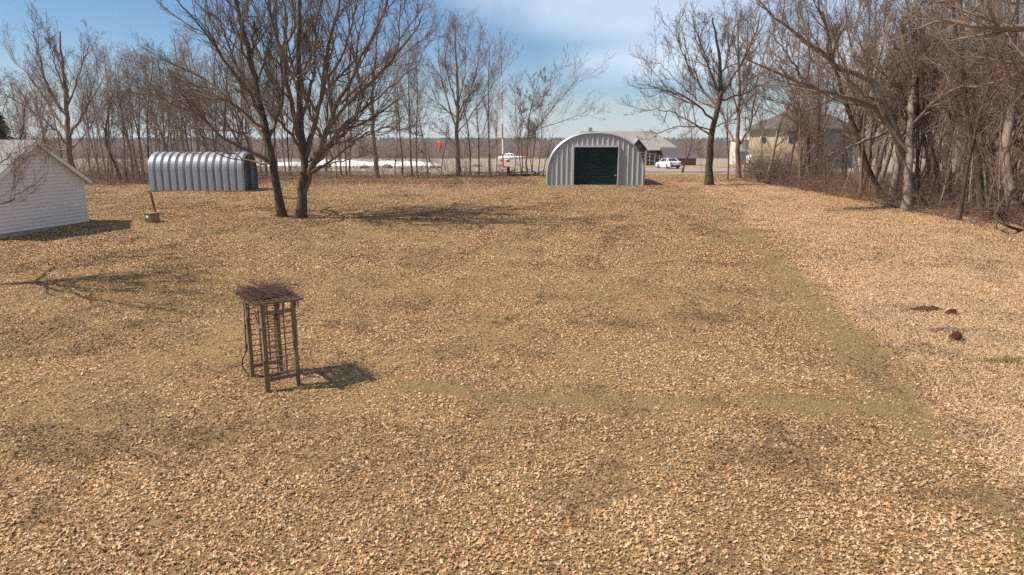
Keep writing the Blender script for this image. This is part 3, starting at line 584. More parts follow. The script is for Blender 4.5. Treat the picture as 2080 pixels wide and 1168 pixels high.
def rowlabel(p, key):
    k = {'b': 'spreading bare tree', 'sl': 'slim bare tree', 'sp': 'thin bare sapling'}['b' if key[0] == 'b' else key[:2]]
    if p < 180: return k+' behind the white garage, in the far tree row', 'trees behind the white garage'
    if p < 300: return k+' in the far row between garage and small arched shed', 'trees between garage and small shed'
    if p < 530: return k+' rising behind the small arched metal shed', 'trees behind the small arched shed'
    if p < 740: return k+' in the far row seen past the lawn oaks', 'trees seen past the lawn oaks'
    if p < 925: return k+' in the far row beside the orange windsock', 'trees beside the windsock'
    return k+' in the far row near the red and white mast', 'trees near the striped mast'
seen = set()
for p, y, key, sc in row:
    l, gname = rowlabel(p, key); plant(key, (p-1040)/FX*y*1.0, y, l, gname, sc)
# background thin ones farther away behind the left row
for i in range(34):
    p = 175+i*12.5+random.uniform(-5, 5); y = random.uniform(86, 90.5)
    plant(random.choice(['sl1', 'sl3', 'sl0', 'sp2']), (p-1040)/FX*y, y, 'slender pale tree at the very back of the row left of the lawn oaks', 'hindmost slender trees of the left row', random.uniform(.8, 1.1))
# beside the drive on the right
for p, yp, key, sc, l in ((1386, 351, 'br1', .62, 'small bare tree right behind the white car by the drive'), (1477, 364, 'sl2', .75, 'slim crooked tree between the two spreading oaks'), (1512, 345, 'sl0', .8, 'straight thin trunk by the drive, in front of the white hall'),
        (1548, 352, 'sl1', .9, 'slim trunk in front of the white trailer, left of two'), (1560, 366, 'br0', .85, 'rough barked tree in front of the tan hall'), (1575, 350, 'sl3', .9, 'slim trunk just right of the rough barked tree'),
        (1630, 352, 'br1', .8, 'dark tree in front of the tan hall, over the brush pile'), (1640, 374, 'sl4', .85, 'dark slim tree standing in the tangle before the tan hall'), (1425, 352, 'sp2', .6, 'little sapling beyond the stout spreading oak'),
        (1285, 345, 'sp1', .9, 'little leafless sapling behind the big arched shed')):
    a = G(p, yp); plant(key, a[0], a[1], l, None, sc)
# woods on the right
wx = np.array([p_[0] for p_ in WOODE]); wy = np.array([p_[1] for p_ in WOODE]); o_ = np.argsort(wx)
def edge_y(x): return float(np.interp(x, wx[o_], wy[o_]))
pts = []; tries = 0
while len(pts) < 150 and tries < 9000:
    tries += 1; y = 26+random.random()**1.1*76; x = random.uniform(25.5, 28+y*.72)
    if y < edge_y(x)+1.2 or x > .80*y+7: continue
    if 88 < y < 106 and x < 60: continue
    if y > 58 and x/y < .40: continue
    if any((x-a)**2+(y-b_)**2 < (1.5+.012*y)**2 for a, b_ in pts): continue
    pts.append((x, y))
for x, y in pts:
    d_ = y-edge_y(x); key = random.choice(['sl0', 'sl1', 'sl2', 'sl2', 'sl3', 'sl4', 'br0', 'br1', 'br2', 'sl4'])
    wd = 'in the front rank of' if d_ < 6 else 'in the middle of' if d_ < 18 else 'deep inside'
    k = {'b': 'spreading leafless tree', 's': 'slim leafless tree'}[key[0]]
    plant(key, x, y, f'{k} {wd} the wood on the right', f'{k}s {wd} the right hand wood'.replace('right hand', 'dense'), random.uniform(.8, 1.15), tilt=(random.gauss(0, .06), random.gauss(0, .07)))
cnt = 0
while cnt < 95:
    y = 27+random.random()*52; x = random.uniform(25.5, 28+y*.7)
    if y < edge_y(x)+.3 or y > edge_y(x)+16 or x > .80*y+3 or (y > 58 and x/y < .38): continue
    plant(random.choice(['sp0', 'sp1', 'sp2', 'sp3']), x, y, 'thin crooked sapling among the brush along the edge of the right wood', 'saplings along the wood edge', random.uniform(.6, 1.15), name='sapling', cat='sapling', tilt=(random.gauss(0, .12), random.gauss(0, .12))); cnt += 1
# ------------------------------------------------------------------ undergrowth (stuff)
def brush(n, xy, L0, L1, r, name, label, m, lev=True, updir=.9):
    S = np.array([(a, b_, float(TZ(a, b_))) for a, b_ in xy]); D = nrm(rng.normal(size=(n, 3))*[1, 1, .5]+[0, 0, updir]); D[:, 2] = np.abs(D[:, 2])
    P, Rd = grow(S, D, L0+(L1-L0)*rng.random(n)**1.6, np.full(n, r), 6, .2, .0, .35); L_ = [tubes(P, Rd, 3)]
    Lp = np.linalg.norm(P[:, -1]-P[:, 0], axis=1); S, D, L, Rc = kids(P, Rd, Lp, 5, .15, 1, 50, .5, .7, mn=.004); P, Rd = grow(S, D, L, Rc, 4, .25, 0, .4); L_.append(tubes(P, Rd, 3))
    if lev: S, D, L, Rc = kids(P, Rd, L, 3, .15, 1, 50, .5, .7, mn=.004); P, Rd = grow(S, D, L, Rc, 2, .25, 0, .4); L_.append(tubes(P, Rd, 3))
    return tag(link(name, np_mesh(name, *join(L_), m, False)), label, 'undergrowth', kind='stuff')
xy = []
while len(xy) < 3600:
    y = random.uniform(27, 92); x = random.uniform(24, 70); d_ = y-edge_y(x)
    if d_ < 0 or x > .79*y+2 or random.random() > math.exp(-d_/14) or (y > 62 and x/y < .37): continue
    xy.append((x, y))
brush(len(xy), xy, .5, 2.8, .014, 'undergrowth', 'tangled leafless undergrowth filling the wood on the right', TWIGR)
xy = []
while len(xy) < 2500:
    x = random.uniform(-62, 2.5); y = 65.5+random.random()**1.3*18
    p = fpx(x, y); dens_ = 1 if p < 560 else (.75 if y < 71 else .22)
    if random.random() > dens_: continue
    xy.append((x, y))
brush(len(xy), xy, .25, 1.4, .012, 'undergrowth', 'low reddish brush along the foot of the far tree row', TWIGR)
xy = []
while len(xy) < 2100:
    x = random.uniform(-62, -2); y = random.uniform(67.5, 88); p = fpx(x, y)
    if p > 545 and random.random() > .3: continue
    xy.append((x, y))
brush(len(xy), xy, 1.2, 5.0, .016, 'thicket', 'thin grey brown thicket stems filling the far row behind the small arched shed', TWIG, lev=False, updir=3.5)
xy = []
while len(xy) < 700:
    y = random.uniform(67, 92); x = random.uniform(22, 40)
    if not .335 < x/y < .47: continue
    xy.append((x, y))
brush(len(xy), xy, .8, 6.0, .018, 'thicket', 'twiggy thicket screening the tan hall', TWIG, updir=2.5)
# ------------------------------------------------------------------ far wood (stuff)
def far_wood(name, label, n, x0, x1, y0, y1, h0, h1, m, cols, spread=1, hfun=None):
    x = x0+(x1-x0)*rng.random(n); y = y0+(y1-y0)*rng.random(n); h = h0+(h1-h0)*rng.random(n)
    if hfun is not None: h = h*hfun(x)
    kk = 46; z = zb(y)
    cx = np.repeat(x, kk); cy = np.repeat(y, kk); cz = np.repeat(z, kk); hh = np.repeat(h, kk); N_ = n*kk
    u = rng.random(N_); rad = hh*.26*np.sqrt(np.clip(1-((u-.55)/.52)**2, .03, 1))*np.sqrt(rng.random(N_)); a = rng.random(N_)*6.283
    px_, py_, pz_ = cx+rad*np.cos(a), cy+rad*np.sin(a), cz+hh*u*.92
    L = hh*(.10+.12*rng.random(N_)); ox = (rng.random(N_)-.5)*L*1.1; wd = hh*.012*spread
    Q = np.stack([np.stack([px_-wd, py_, pz_], -1), np.stack([px_+wd, py_+wd, pz_], -1), np.stack([px_+ox, py_+.3*ox, pz_+L], -1)], 1)
    tk = np.stack([np.stack([x-.012*h, y, z], -1), np.stack([x+.012*h, y, z], -1), np.stack([x, y, z+h*.8], -1)], 1); Q = np.concatenate([Q, tk])
    c_ = np.array(cols)[rng.integers(0, len(cols), n)]; c_ = np.concatenate([np.repeat(c_, kk, 0), c_*.8]); c_ = c_*(.75+.5*rng.random(len(c_)))[:, None]
    return tag(link(name, np_mesh(name, Q.reshape(-1, 3), np.arange(len(Q)*3).reshape(-1, 3), m, False, np.repeat(c_, 3, 0))), label, 'wood', kind='stuff')
FARW = mat('far_wood', (.2, .16, .14), 1, attr='Col', spec=.05)
far_wood('treeline', 'long grey brown leafless wood across the far side of the airfield', 3600, -340, 330, 384, 470, 7.5, 11.5, FARW, [(.50, .38, .30), (.56, .43, .34), (.44, .34, .27), (.60, .47, .38)], 2.0)
far_wood('treeline', 'dark blue green wood on the farthest ridge along the horizon', 2600, -2000, 1500, 1900, 2500, 14, 24, FARW, [(.05, .06, .045), (.07, .075, .05), (.12, .1, .08)], 3.2)
# ------------------------------------------------------------------ garage
SIDE = bpy.data.materials.new('siding'); SIDE.use_nodes = True; sb = SIDE.node_tree.nodes['Principled BSDF']; sb.inputs['Base Color'].default_value = (.66, .61, .57, 1); sb.inputs['Roughness'].default_value = .55
SHING = mat('shingles', (.19, .175, .165), .95, bump=((14, 14, 14), .7, .02), var=((3, 22, 22), .9, (.29, .27, .255)), spec=.1)
TRIM = mat('white_trim', (.74, .72, .68), .5, var=((2, 2, 2), .3, (.62, .6, .56)))
CONC = mat('concrete', (.36, .33, .30), .95, bump=((8, 8, 8), .4, .02), var=((3, 3, 3), .7, (.26, .24, .22)))
A = np.array(G(178, 451)); wdir = np.array([-.161, -.987]); back = np.array([-.987, .161])
W_, LEN, EV, RG = 5.9, 9.0, 2.55, 4.5; zg = .98
ang_g = math.atan2(back[1], back[0])                 # local x runs back along the ridge, local y across the gable
g0 = thing('garage', 'white sided gable garage at the left edge with grey shingle roof', 'garage', (A[0], A[1], zg), ang_g)
# local frame: x back, y = left of x => (-sin,cos) ~ (-.161,-.987) = wdir
def gable_half(y): return EV+(RG-EV)*(1-abs(y-W_/2)/(W_/2))
mb = MB(); n = 0; lap = .185; z = .12                  # clapboards on the gable, each lap leaning out
while z < RG-.02:
    z2 = min(z+lap, RG-.001)
    def span(zz):
        if zz <= EV: return 0, W_
        k = (zz-EV)/(RG-EV)*W_/2; return k, W_-k
    a0, a1 = span(z); b0_, b1_ = span(z2)
    mb.quad((-.04, a0, z), (-.04, a1, z), (-.006, b1_, z2), (-.006, b0_, z2)); mb.quad((-.04, a0, z), (-.006, a0, z), (-.006, a1, z), (-.04, a1, z)); z += lap
for yy in (-.002, W_+.002):
    mb.quad((-.02, yy, .12), (LEN, yy, .12), (LEN, yy, EV), (-.02, yy, EV))
mb.quad((LEN, 0, .12), (LEN, W_, .12), (LEN, W_, EV), (LEN, W_/2, RG), (LEN, 0, EV))
mb.build('wall', SIDE, g0)
fb = MB().box((LEN/2, W_/2, 0), (LEN-.02, W_-.04, .26)); fb.build('foundation', CONC, g0)
OV = .35; sl = (RG-EV)/(W_/2); mb = MB()
for s in (1, -1):
    ye = W_/2-s*(W_/2+OV); ze = EV-OV*sl+.1; zr = RG+.12
    q_ = [(-.28, ye, ze), (LEN+.3, ye, ze), (LEN+.3, W_/2, zr), (-.28, W_/2, zr)]
    mb.quad(*q_); mb.quad(*[(a, b_, c_-.05) for a, b_, c_ in q_][::-1])
    mb.quad(q_[0], q_[3], (q_[3][0], q_[3][1], zr-.05), (q_[0][0], q_[0][1], ze-.05)); mb.quad(q_[0], q_[1], (q_[1][0], ye, ze-.05), (-.28, ye, ze-.05))
rf = mb.build('roof', SHING, g0)
mb = MB()
for s in (1, -1):
    ye = W_/2-s*(W_/2+OV-.01); ze = EV-OV*sl; zr = RG+.02
    mb.beam((-.27, ye, ze-.04), (-.27, W_/2, zr-.04), .035, .17)
    mb.beam((-.13, ye, ze-.0), (-.13, W_/2, zr+.0), .26, .02)
    mb.box((LEN/2, ye-.02*s, ze-.03), (LEN+.5, .03, .15))
mb.build('fascia', TRIM, g0)
MB().box((-.035, -.02, (EV+.1)/2), (.06, .1, EV-.12)).build('corner_board', TRIM, g0); MB().box((-.035, W_+.02, (EV+.1)/2), (.06, .1, EV-.12)).build('corner_board', TRIM, g0)
# ------------------------------------------------------------------ small arched shed
GALV = mat('galvanised_steel', (.34, .355, .38), .42, .3, var=((1.2, 1.2, 3), .5, (.26, .275, .30)), bump=((1, 1, 1), .06, .02))
GALV2 = mat('new_steel', (.36, .36, .365), .5, 0, var=((.7, .7, 1.2), .5, (.32, .32, .325)), spec=.4)
def arch(w_, hs_, n_exp, n=30, H=None):
    """outline from right foot over the top to left foot"""
    o = []
    for i in range(n+1):
        a = math.pi*i/n; c_, s_ = math.cos(a), math.sin(a); x = math.copysign(abs(c_)**(2/n_exp), c_)*w_/2; z = hs_+(H-hs_)*abs(s_)**(2/n_exp); o.append((x, z))
    return [(w_/2, 0)]+o+[(-w_/2, 0)]
s0, s1 = np.array(G(303, 389)), np.array(G(497, 389)); L2 = float(s1[0]-s0[0]); a2 = math.atan2(s1[1]-s0[1], L2)
q0 = thing('arched_shed', 'small open ended arched shed of deeply ribbed galvanised steel', 'shed', (s0[0], s0[1], float(zb(s0[1]))), a2)
W2, H2 = 3.3, 3.15; pr = arch(W2, 1.75, 2.15, 26, H2); pr = np.array(pr); cn = np.array([0, 1.4]); dirs = pr-cn; dirs /= np.linalg.norm(dirs, axis=1)[:, None]; dirs[0] = (1, 0); dirs[1] = (1, 0); dirs[-1] = (-1, 0); dirs[-2] = (-1, 0)
pitch_ = L2/13; st_ = []; prof = [(0, 0), (.10, 0), (.30, 1), (.36, 1.25), (.42, 1), (.70, 1), (.90, 0)]
for k in range(13):
    for u, d_ in [(0, 0), (.14, 0), (.22, .85), (.30, 1), (.80, 1), (.90, .4)]: st_.append((k*pitch_+u*pitch_, d_*.17))
st_.append((13*pitch_, 0)); Vv = []
for xx, dd in st_:
    pp = pr+dirs*(dd-.15); Vv += [(xx, W2/2-p_[0], p_[1]+.06) for p_ in pp]
K = len(pr); Ff = [(i*K+j, i*K+j+1, (i+1)*K+j+1, (i+1)*K+j) for i in range(len(st_)-1) for j in range(K-1)]
mb = MB(); mb.v = Vv; mb.f = Ff; sh = mb.build('shell', GALV, q0)
sm_ = sh.modifiers.new('thick', 'SOLIDIFY'); sm_.thickness = .012
for p_ in sh.data.polygons: p_.use_smooth = False
mb = MB()
for yy in (-.03, W2+.03): mb.box((L2/2, yy, .05), (L2+.15, .12, .1))
mb.build('base_rail', mat('old_timber', (.24, .2, .17), .9, var=((2, 2, 2), .7, (.14, .11, .09))), q0)
mb = MB(); mb.tube([(L2-.02, .1, 1.85), (L2-.02, W2-.1, 1.85)], .035, 6); mb.tube([(L2-1.3, .1, 1.85), (L2-1.3, W2-.1, 1.85)], .035, 6); mb.build('cross_bar', BARKD, q0)
mb = MB(); mb.quad((.02, .12, .06), (.02, W2-.12, .06), *[(.02, W2/2-p_[0]*.94, p_[1]*.97) for p_ in pr[::-1][1:-1]][::1]); mb.build('end_wall', GALV, q0)
# ------------------------------------------------------------------ big arched shed
c0, c1_ = np.array(G(1112, 376.5)), np.array(G(1306, 376.5)); W3 = float(c1_[0]-c0[0]); H3 = float(DP(1209, 270, c0[1])[2]-zb(c0[1]))
Q = thing('arched_shed', 'large arched steel shed with flat ribbed front and dark green door', 'shed', ((c0[0]+c1_[0])/2, c0[1], float(zb(c0[1]))-.02), -R_(3.6))
pr = np.array(arch(W3, .9, 2.25, 48, H3)); LEN3 = 11.0
def halfw(z):                                        # half width of the arch at a height
    if z <= .9: return W3/2
    s_ = min(1, (z-.9)/(H3-.9)); return W3/2*max(0, 1-s_**2.25)**(1/2.25)
def topz(x): return .9+(H3-.9)*max(0, 1-abs(x/(W3/2))**2.25)**(1/2.25)
st_ = [(-.12, 0), (0, 0)]
for k in range(18):
    for u, d_ in ((.1, 0), (.28, .9), (.5, 1), (.72, .9), (.9, 0)): st_.append((k*LEN3/18+u*LEN3/18, d_*.14))
Vv = []; cn = np.array([0, 1.2]); dirs = pr-cn; dirs /= np.linalg.norm(dirs, axis=1)[:, None]
for yy, dd in st_: Vv += [(p_[0]+e_[0]*(dd-.0), yy, p_[1]+e_[1]*(dd-.0)) for p_, e_ in zip(pr, dirs)]
K = len(pr); mb = MB(); mb.v = Vv; mb.f = [(i*K+j, (i+1)*K+j, (i+1)*K+j+1, i*K+j+1) for i in range(len(st_)-1) for j in range(K-1)]
sh = mb.build('shell', GALV, Q); sm_ = sh.modifiers.new('thick', 'SOLIDIFY'); sm_.thickness = .02; sm_.offset = 0
DX0, DX1, DH = -W3/2+(1165-1112)/194*W3, -W3/2+(1253-1112)/194*W3, (376-298)/106*H3
mb = MB(); mr_ = MB(); rib = .205*1.12; xs_ = []
def col(xa, xb, zlow, yoff):
    za, zb_ = topz(xa*.998)-.02, topz(xb*.998)-.02
    if za > zlow and zb_ > zlow: mb.quad((xa, yoff, zlow), (xb, yoff, zlow), (xb, yoff, zb_), (xa, yoff, za))
edges = [-W3/2+.03]
nrib = 19; stepx = (W3-.06)/nrib; x = -W3/2+.03; ylast = 0
def low(xm): return DH+.16 if DX0-.08 < xm < DX1+.08 else 0
pts_ = []
for k in range(nrib):
    xa = -W3/2+.03+k*stepx; pts_ += [(xa, 0), (xa+stepx-.13, 0), (xa+stepx-.07, -.065), (xa+stepx-.03, -.065)]
pts_.append((W3/2-.03, 0))
for (xa, ya), (xb, yb) in zip(pts_[:-1], pts_[1:]):
    segs = [(xa, xb)]
    for cut in (DX0-.08, DX1+.08):
        segs = [t2 for (p_, q_) in segs for t2 in ([(p_, cut), (cut, q_)] if p_ < cut < q_ else [(p_, q_)])]
    for p_, q_ in segs:
        f_ = lambda v_: ya+(yb-ya)*(v_-xa)/(xb-xa); lo_ = low((p_+q_)/2); t1, t2 = max(topz(p_*.996)-.01, lo_+.001), max(topz(q_*.996)-.01, lo_+.001)
        mb.quad((p_, f_(p_), lo_), (q_, f_(q_), lo_), (q_, f_(q_), t2), (p_, f_(p_), t1))
mb.build('front_wall', GALV2, Q)
mb = MB(); mb.quad((-W3/2+.05, LEN3-.2, 0), *[(p_[0]*.99, LEN3-.2, p_[1]*.99) for p_ in pr[::-1]]); mb.build('rear_wall', GALV2, Q)
FR = mat('door_frame_steel', (.5, .5, .52), .45, .3)
mb = MB(); yf = -.045; mb.box((DX0-.04, yf+.06, DH/2), (.08, .46, DH)).box((DX1+.04, yf+.06, DH/2), (.08, .46, DH)).box(((DX0+DX1)/2, yf+.06, DH+.08), (DX1-DX0+.16, .46, .16))
fr = mb.build('door_frame', FR, Q)
GREEN_ = mat('green_steel', (.003, .019, .0145), .5, .0, spec=.2)
mb = MB(); yd = .16; zz = .02; nb = 17; hh = (DH-.03)/nb
for k in range(nb):
    a_ = .02+k*hh
    for (z0_, y0_), (z1_, y1_) in zip([(0, 0), (.55, 0), (.66, -.03), (.92, -.03), (1, 0)][:-1], [(0, 0), (.55, 0), (.66, -.03), (.92, -.03), (1, 0)][1:]):
        mb.quad((DX0, yd+y0_, a_+z0_*hh), (DX1, yd+y0_, a_+z0_*hh), (DX1, yd+y1_, a_+z1_*hh), (DX0, yd+y1_, a_+z1_*hh))
dr = mb.build('door', GREEN_, Q)
MB().box((DX1-.16, yd-.05, .27*DH), (.16, .06, .05)).box((DX1-.16, yd-.08, .27*DH), (.05, .06, .1)).build('handle', FR, dr)
MB().box(((DX0+DX1)/2, -.12, .03), (DX1-DX0+.1, .34, .06)).build('threshold', CONC, Q)
MB().box((0, .2, 0), (W3+.16, .5, .07)).build('foundation', CONC, Q)
# ------------------------------------------------------------------ arbor
WOODG = mat('weathered_timber', (.13, .085, .055), .9, bump=((30, 30, 3), .5, .01), var=((14, 14, 2), .8, (.27, .195, .13)), spec=.15)
pL, pF, pR, pB = (np.array(G(513, 764)), np.array(G(545, 793)), np.array(G(606, 780)), np.array(G(573, 750)))
pB = pL+(pR-pF); ctr = (pL+pF+pR+pB)/4; ctr[2] = 0
Ab = thing('garden_arbor', 'weathered wooden lattice arbor standing alone on the lawn', 'arbor', tuple(ctr))
loc = lambda p_, z_: (p_[0]-ctr[0], p_[1]-ctr[1], z_)
HA = 1.98; u = (pR-pF); u[2] = 0; ul = np.linalg.norm(u); u /= ul; v_ = (pL-pF); v_[2] = 0; vl = np.linalg.norm(v_); v_ /= vl; rzA = math.atan2(u[1], u[0])
zt = {}
for p_ in (pL, pF, pR, pB):
    gz = float(TZ(p_[0], p_[1])); MB().box(loc(p_, (HA+gz-.05)/2), (.088, .088, HA-gz+.05), rz=rzA).build('post', WOODG, Ab, bevel=.004)
def panel(a, b_):
    a_, bb = np.array(a[:2]), np.array(b_[:2]); m_ = MB(); P_ = lambda s_, z_: (a_[0]+(bb[0]-a_[0])*s_-ctr[0], a_[1]+(bb[1]-a_[1])*s_-ctr[1], z_)
    for s_ in (.36, .66): m_.beam(P_(s_, .24), P_(s_, 1.78), .022, .028, (1, 0, 0))
    for k in range(11): z_ = .36+k*.128; m_.beam(P_(.04, z_), P_(.96, z_), .02, .02)
    m_.build('lattice', WOODG, Ab)
    m2_ = MB().beam(P_(.05, .24), P_(.95, .24), .04, .085); m2_.build('rail', WOODG, Ab, bevel=.003); m3 = MB().beam(P_(.05, 1.76), P_(.95, 1.76), .04, .085); m3.build('rail', WOODG, Ab, bevel=.003)
panel(pF, pR); panel(pL, pB)
for a, b_ in ((pF, pL), (pR, pB)):
    a3 = np.array(loc(a, HA-.06)); b3 = np.array(loc(b_, HA-.06)); e_ = (b3-a3)/np.linalg.norm(b3-a3); so = -u*.064 if a is pF else u*.064
    MB().beam(tuple(a3-e_*.16+so), tuple(b3+e_*.16+so), .038, .13).build('beam', WOODG, Ab, bevel=.003)
    for q1, sgn in ((a3, 1), (b3, -1)):
        mbr = MB(); pts_ = [tuple(q1+so+e_*sgn*(.02+.30*math.sin(t_))+np.array([0, 0, -.08-.42*math.cos(t_)])) for t_ in np.linspace(0, 1.45, 7)]
        for a_, c_ in zip(pts_[:-1], pts_[1:]): mbr.beam(a_, c_, .032, .06)
        mbr.build('brace', WOODG, Ab)
for k in range(9):
    s_ = -.14+(vl+.28)*k/8; c3 = np.array(loc(pF, HA+.035))+v_*s_; MB().beam(tuple(c3-u*.2), tuple(c3+u*(ul+.2)), .034, .06).build('roof_slat', WOODG, Ab, bevel=.003)
# broken picket standing by the front post, kept with the arbor
MB().box((pF[0]-ctr[0]-.045*u[0]-.05*v_[0], pF[1]-ctr[1]-.09, .36), (.05, .03, .74), rz=rzA).build('splint', WOODG, Ab)
# lantern under the roof
MET = mat('black_metal', (.02, .02, .022), .5, .6)
ln = thing('hanging_lantern', 'small black lantern hanging under the arbor roof', 'lantern', (ctr[0]+.02, ctr[1]+.25, HA-.55))
MB().tube([(0, 0, .0), (0, 0, .14)], [.045, .05], 8).tube([(0, 0, .14), (0, 0, .2)], [.075, .012], 8).build('lamp_body', MET, ln); MB().tube([(0, 0, .2), (0, 0, .52)], .006, 5).build('hook', MET, ln)
MB().tube([(0, 0, -.03), (0, 0, 0)], [.05, .05], 8).build('lamp_base', MET, ln)
# vine
vn = thing('dormant_vine', 'leafless reddish vine climbing the arbor and heaped over its roof', 'vine', (pL[0]-.02, pL[1], 0))
vb = np.array([pL[0]-.02, pL[1], 0]); nl = 430; cc = np.array([ctr[0], ctr[1], HA+.08])-vb
S = cc+np.outer(rng.uniform(-.30, .46, nl), u)*1.0+np.outer(rng.uniform(-.45, .68, nl), v_)+np.stack([0*np.zeros(nl), 0*np.zeros(nl), rng.random(nl)**1.4*.07], -1); S = S-u*.08
P, Rd = grow(S, rng.normal(size=(nl, 3))*[1, 1, .10], .2+.65*rng.random(nl)**1.5, np.full(nl, .0065), 7, .32, .0, .5); P[:, :, 2] = np.clip(HA+.07+(P[:, :, 2]-HA-.07)*.75, HA+.07, HA+.34)
P2, R2 = grow(S[:170], rng.normal(size=(170, 3))*[1, 1, .28]+[-.35, 0, .2], .25+.4*rng.random(170), np.full(170, .005), 6, .16, .03, .4)
P3, R3 = grow(S[90:130]+np.array([0, -.1, 0]), rng.normal(size=(40, 3))*[1, 1, .2]+[.2, -.2, -.5], .3+.4*rng.random(40), np.full(40, .005), 6, .25, -.12, .4)
VINE = mat('vine_twig', (.17, .105, .085), .9, var=((5, 5, 5), .9, (.075, .045, .038)))
link('tangle', np_mesh('tangle', *join([tubes(P, Rd, 4), tubes(P2, R2, 3), tubes(P3, R3, 3)]), VINE, False), vn)
pl = lambda *c_: [np.array(q_) for q_ in c_]
st1 = hermite(pl((.02, 0, -.05), (-.14, .03, .1), (-.22, .03, .32), (-.1, .02, .62), (-.07, 0, .95), (-.06, 0, 1.4), (-.04, 0, 1.8), (.05, -.05, 2.06)), 26); st2 = hermite(pl((-.2, .04, .28), (-.17, -.03, .45), (-.06, .02, .66), (-.09, .03, 1.0), (.02, -.03, 1.5), (.1, -.2, 2.06)), 24)
st3 = hermite(pl((.12, .12, -.05), (.25, .3, .5), (.22, .28, 1.0), (.32, .35, 1.5), (.2, .2, 2.05)), 24)
m_ = MB().tube([tuple(p_) for p_ in st1], [.022-.012*i/25 for i in range(26)], 6).tube([tuple(p_) for p_ in st2], [.015-.008*i/23 for i in range(24)], 6).tube([tuple(p_) for p_ in st3], .009, 5); m_.build('stem', VINE, vn, smooth=True)
# ------------------------------------------------------------------ board between the oaks
bb_ = G(590, 442); b_ = MB(); c_ = DP(589, 402.5, bb_[1]+.2); MB().box((0, 0, 0), (.95, .2, .05)).build('wooden_board', WOODG, None, bevel=.005, loc=c_)
bo = bpy.data.objects['wooden_board']; tag(bo, 'grey plank seat wedged between the two lawn oaks', 'plank')
# ------------------------------------------------------------------ utility box and marker post
ub = G(310, 452); U = thing('utility_box', 'squat green ground mounted utility box near the white garage', 'utility box', ub, R_(-28))
GB = mat('green_paint', (.055, .075, .05), .55, var=((3, 3, 3), .5, (.09, .10, .07))); TB = mat('tan_panel', (.22, .15, .10), .7, var=((3, 3, 3), .5, (.28, .13, .1)))  # lid and right side are brownish tan, redder in spots
MB().box((0, 0, .24), (.62, .5, .5)).build('cabinet', GB, U, bevel=.02); MB().box((0, 0, .515), (.67, .55, .05)).build('lid', TB, U, bevel=.015)
MB().box((.318, 0, .24), (.012, .47, .44)).build('side_panel', TB, U); MB().box((-.06, -.256, .33), (.2, .01, .13)).build('sticker', TRIM, U)
mp_ = G(317, 436); dx_ = np.array(DP(306, 391, mp_[1]))-np.array(mp_); T_ = thing('marker_post', 'leaning rusty marker post behind the green utility box', 'post', mp_)
RUST = mat('rusty_steel', (.10, .05, .035), .85, var=((6, 6, 3), .9, (.2, .08, .04))); MB().beam((0, 0, -.1), tuple(dx_), .12, .07, (0, 1, 0)).build('shaft', RUST, T_)
MB().box((float(dx_[0])-.12, 0, float(dx_[2])-.06), (.26, .03, .12)).build('warning_plate', mat('faded_orange', (.5, .2, .04), .6), T_)
MB().beam(tuple(dx_*.82+np.array([0, -.045, 0])), tuple(dx_*.98+np.array([0, -.045, 0])), .1, .015, (0, 1, 0)).build('red_band', mat('faded_red', (.35, .06, .04), .6), T_)
# ------------------------------------------------------------------ mast, windsock
MR = mat('red_paint', (.50, .055, .03), .5, var=((1, 1, 1), .4, (.42, .1, .06))); MW = mat('white_paint', (.8, .78, .75), .5)
mm = G(1022, 341); Tm = thing('striped_mast', 'tall slim red and white banded mast above the far tree row', 'mast', mm)
top = np.array(DP(1018, 118, mm[1]))-np.array(mm); bands = [(0, .13, MR), (.13, .27, MW), (.27, .41, MR), (.41, .54, MW), (.54, .7, MR), (.7, .84, MW), (.84, 1, MR)]
for a, c_, m_ in bands:
    MB().tube([tuple(top*a), tuple(top*c_)], [.12-.05*a, .12-.05*c_], 8).build('band', m_, Tm)
MB().tube([(0, 0, -.1), (0, 0, .25)], .5, 10).build('base', CONC, Tm); MB().tube([tuple(top), tuple(top+np.array([0, 0, .35]))], .12, 8).build('beacon', MR, Tm)
wsb = (-15.9, 150.0); wz = float(zb(wsb[1])); wx_ = (891-1040)/FX*150*1.0; Tw = thing('windsock', 'limp orange windsock on a thin pole by the airfield', 'windsock', (wx_, 150, wz))
tz = CAMH+.25-wz; MB().tube([(0, 0, -.1), (0, 0, tz-.1)], .06, 6).build('pole', mat('weathered_pole', (.35, .27, .2), .7), Tw)
ORG = mat('orange_fabric', (.75, .07, .02), .8); MB().tube([(0, -.1, tz), (.25, -.3, tz+.02), (.42, -.4, tz-.45), (.44, -.4, tz-1.1), (.43, -.4, tz-1.7)], [.42, .45, .38, .27, .16], 10).build('sock', ORG, Tw, smooth=True)
MB().tube([(-.35, 0, tz-.1), (.35, 0, tz-.1)], .03, 5).build('swivel', MET, Tw)
# ------------------------------------------------------------------ boulders, snow
def rock(px, py, sx, sy, sz, label, col_=(.26, .2, .17)):
    a = G(px, py); n_ = 14; V_ = []; F_ = []
    for i in range(9):
        th = math.pi*i/8
        for j in range(n_):
            ph = 2*math.pi*j/n_; r = 1+.16*math.sin(3*ph+i+px)+.1*math.cos(5*ph-2*i+px)+.08*random.uniform(-1, 1); V_.append((sx*r*math.sin(th)*math.cos(ph), sy*r*math.sin(th)*math.sin(ph), sz*(.3+.8*math.cos(th)*(r*.3+.7))))
    for i in range(8):
        for j in range(n_): F_.append((i*n_+j, i*n_+(j+1) % n_, (i+1)*n_+(j+1) % n_, (i+1)*n_+j))
    m_ = MB(); m_.v = V_; m_.f = F_; o = m_.build('boulder', ROCK, None, smooth=True, loc=a); tag(o, label, 'boulder', 'boulders beside the far road'); return o
ROCK = mat('rock', (.24, .19, .165), .95, bump=((3, 3, 3), .8, .1), var=((2, 2, 2), .8, (.14, .11, .095)))
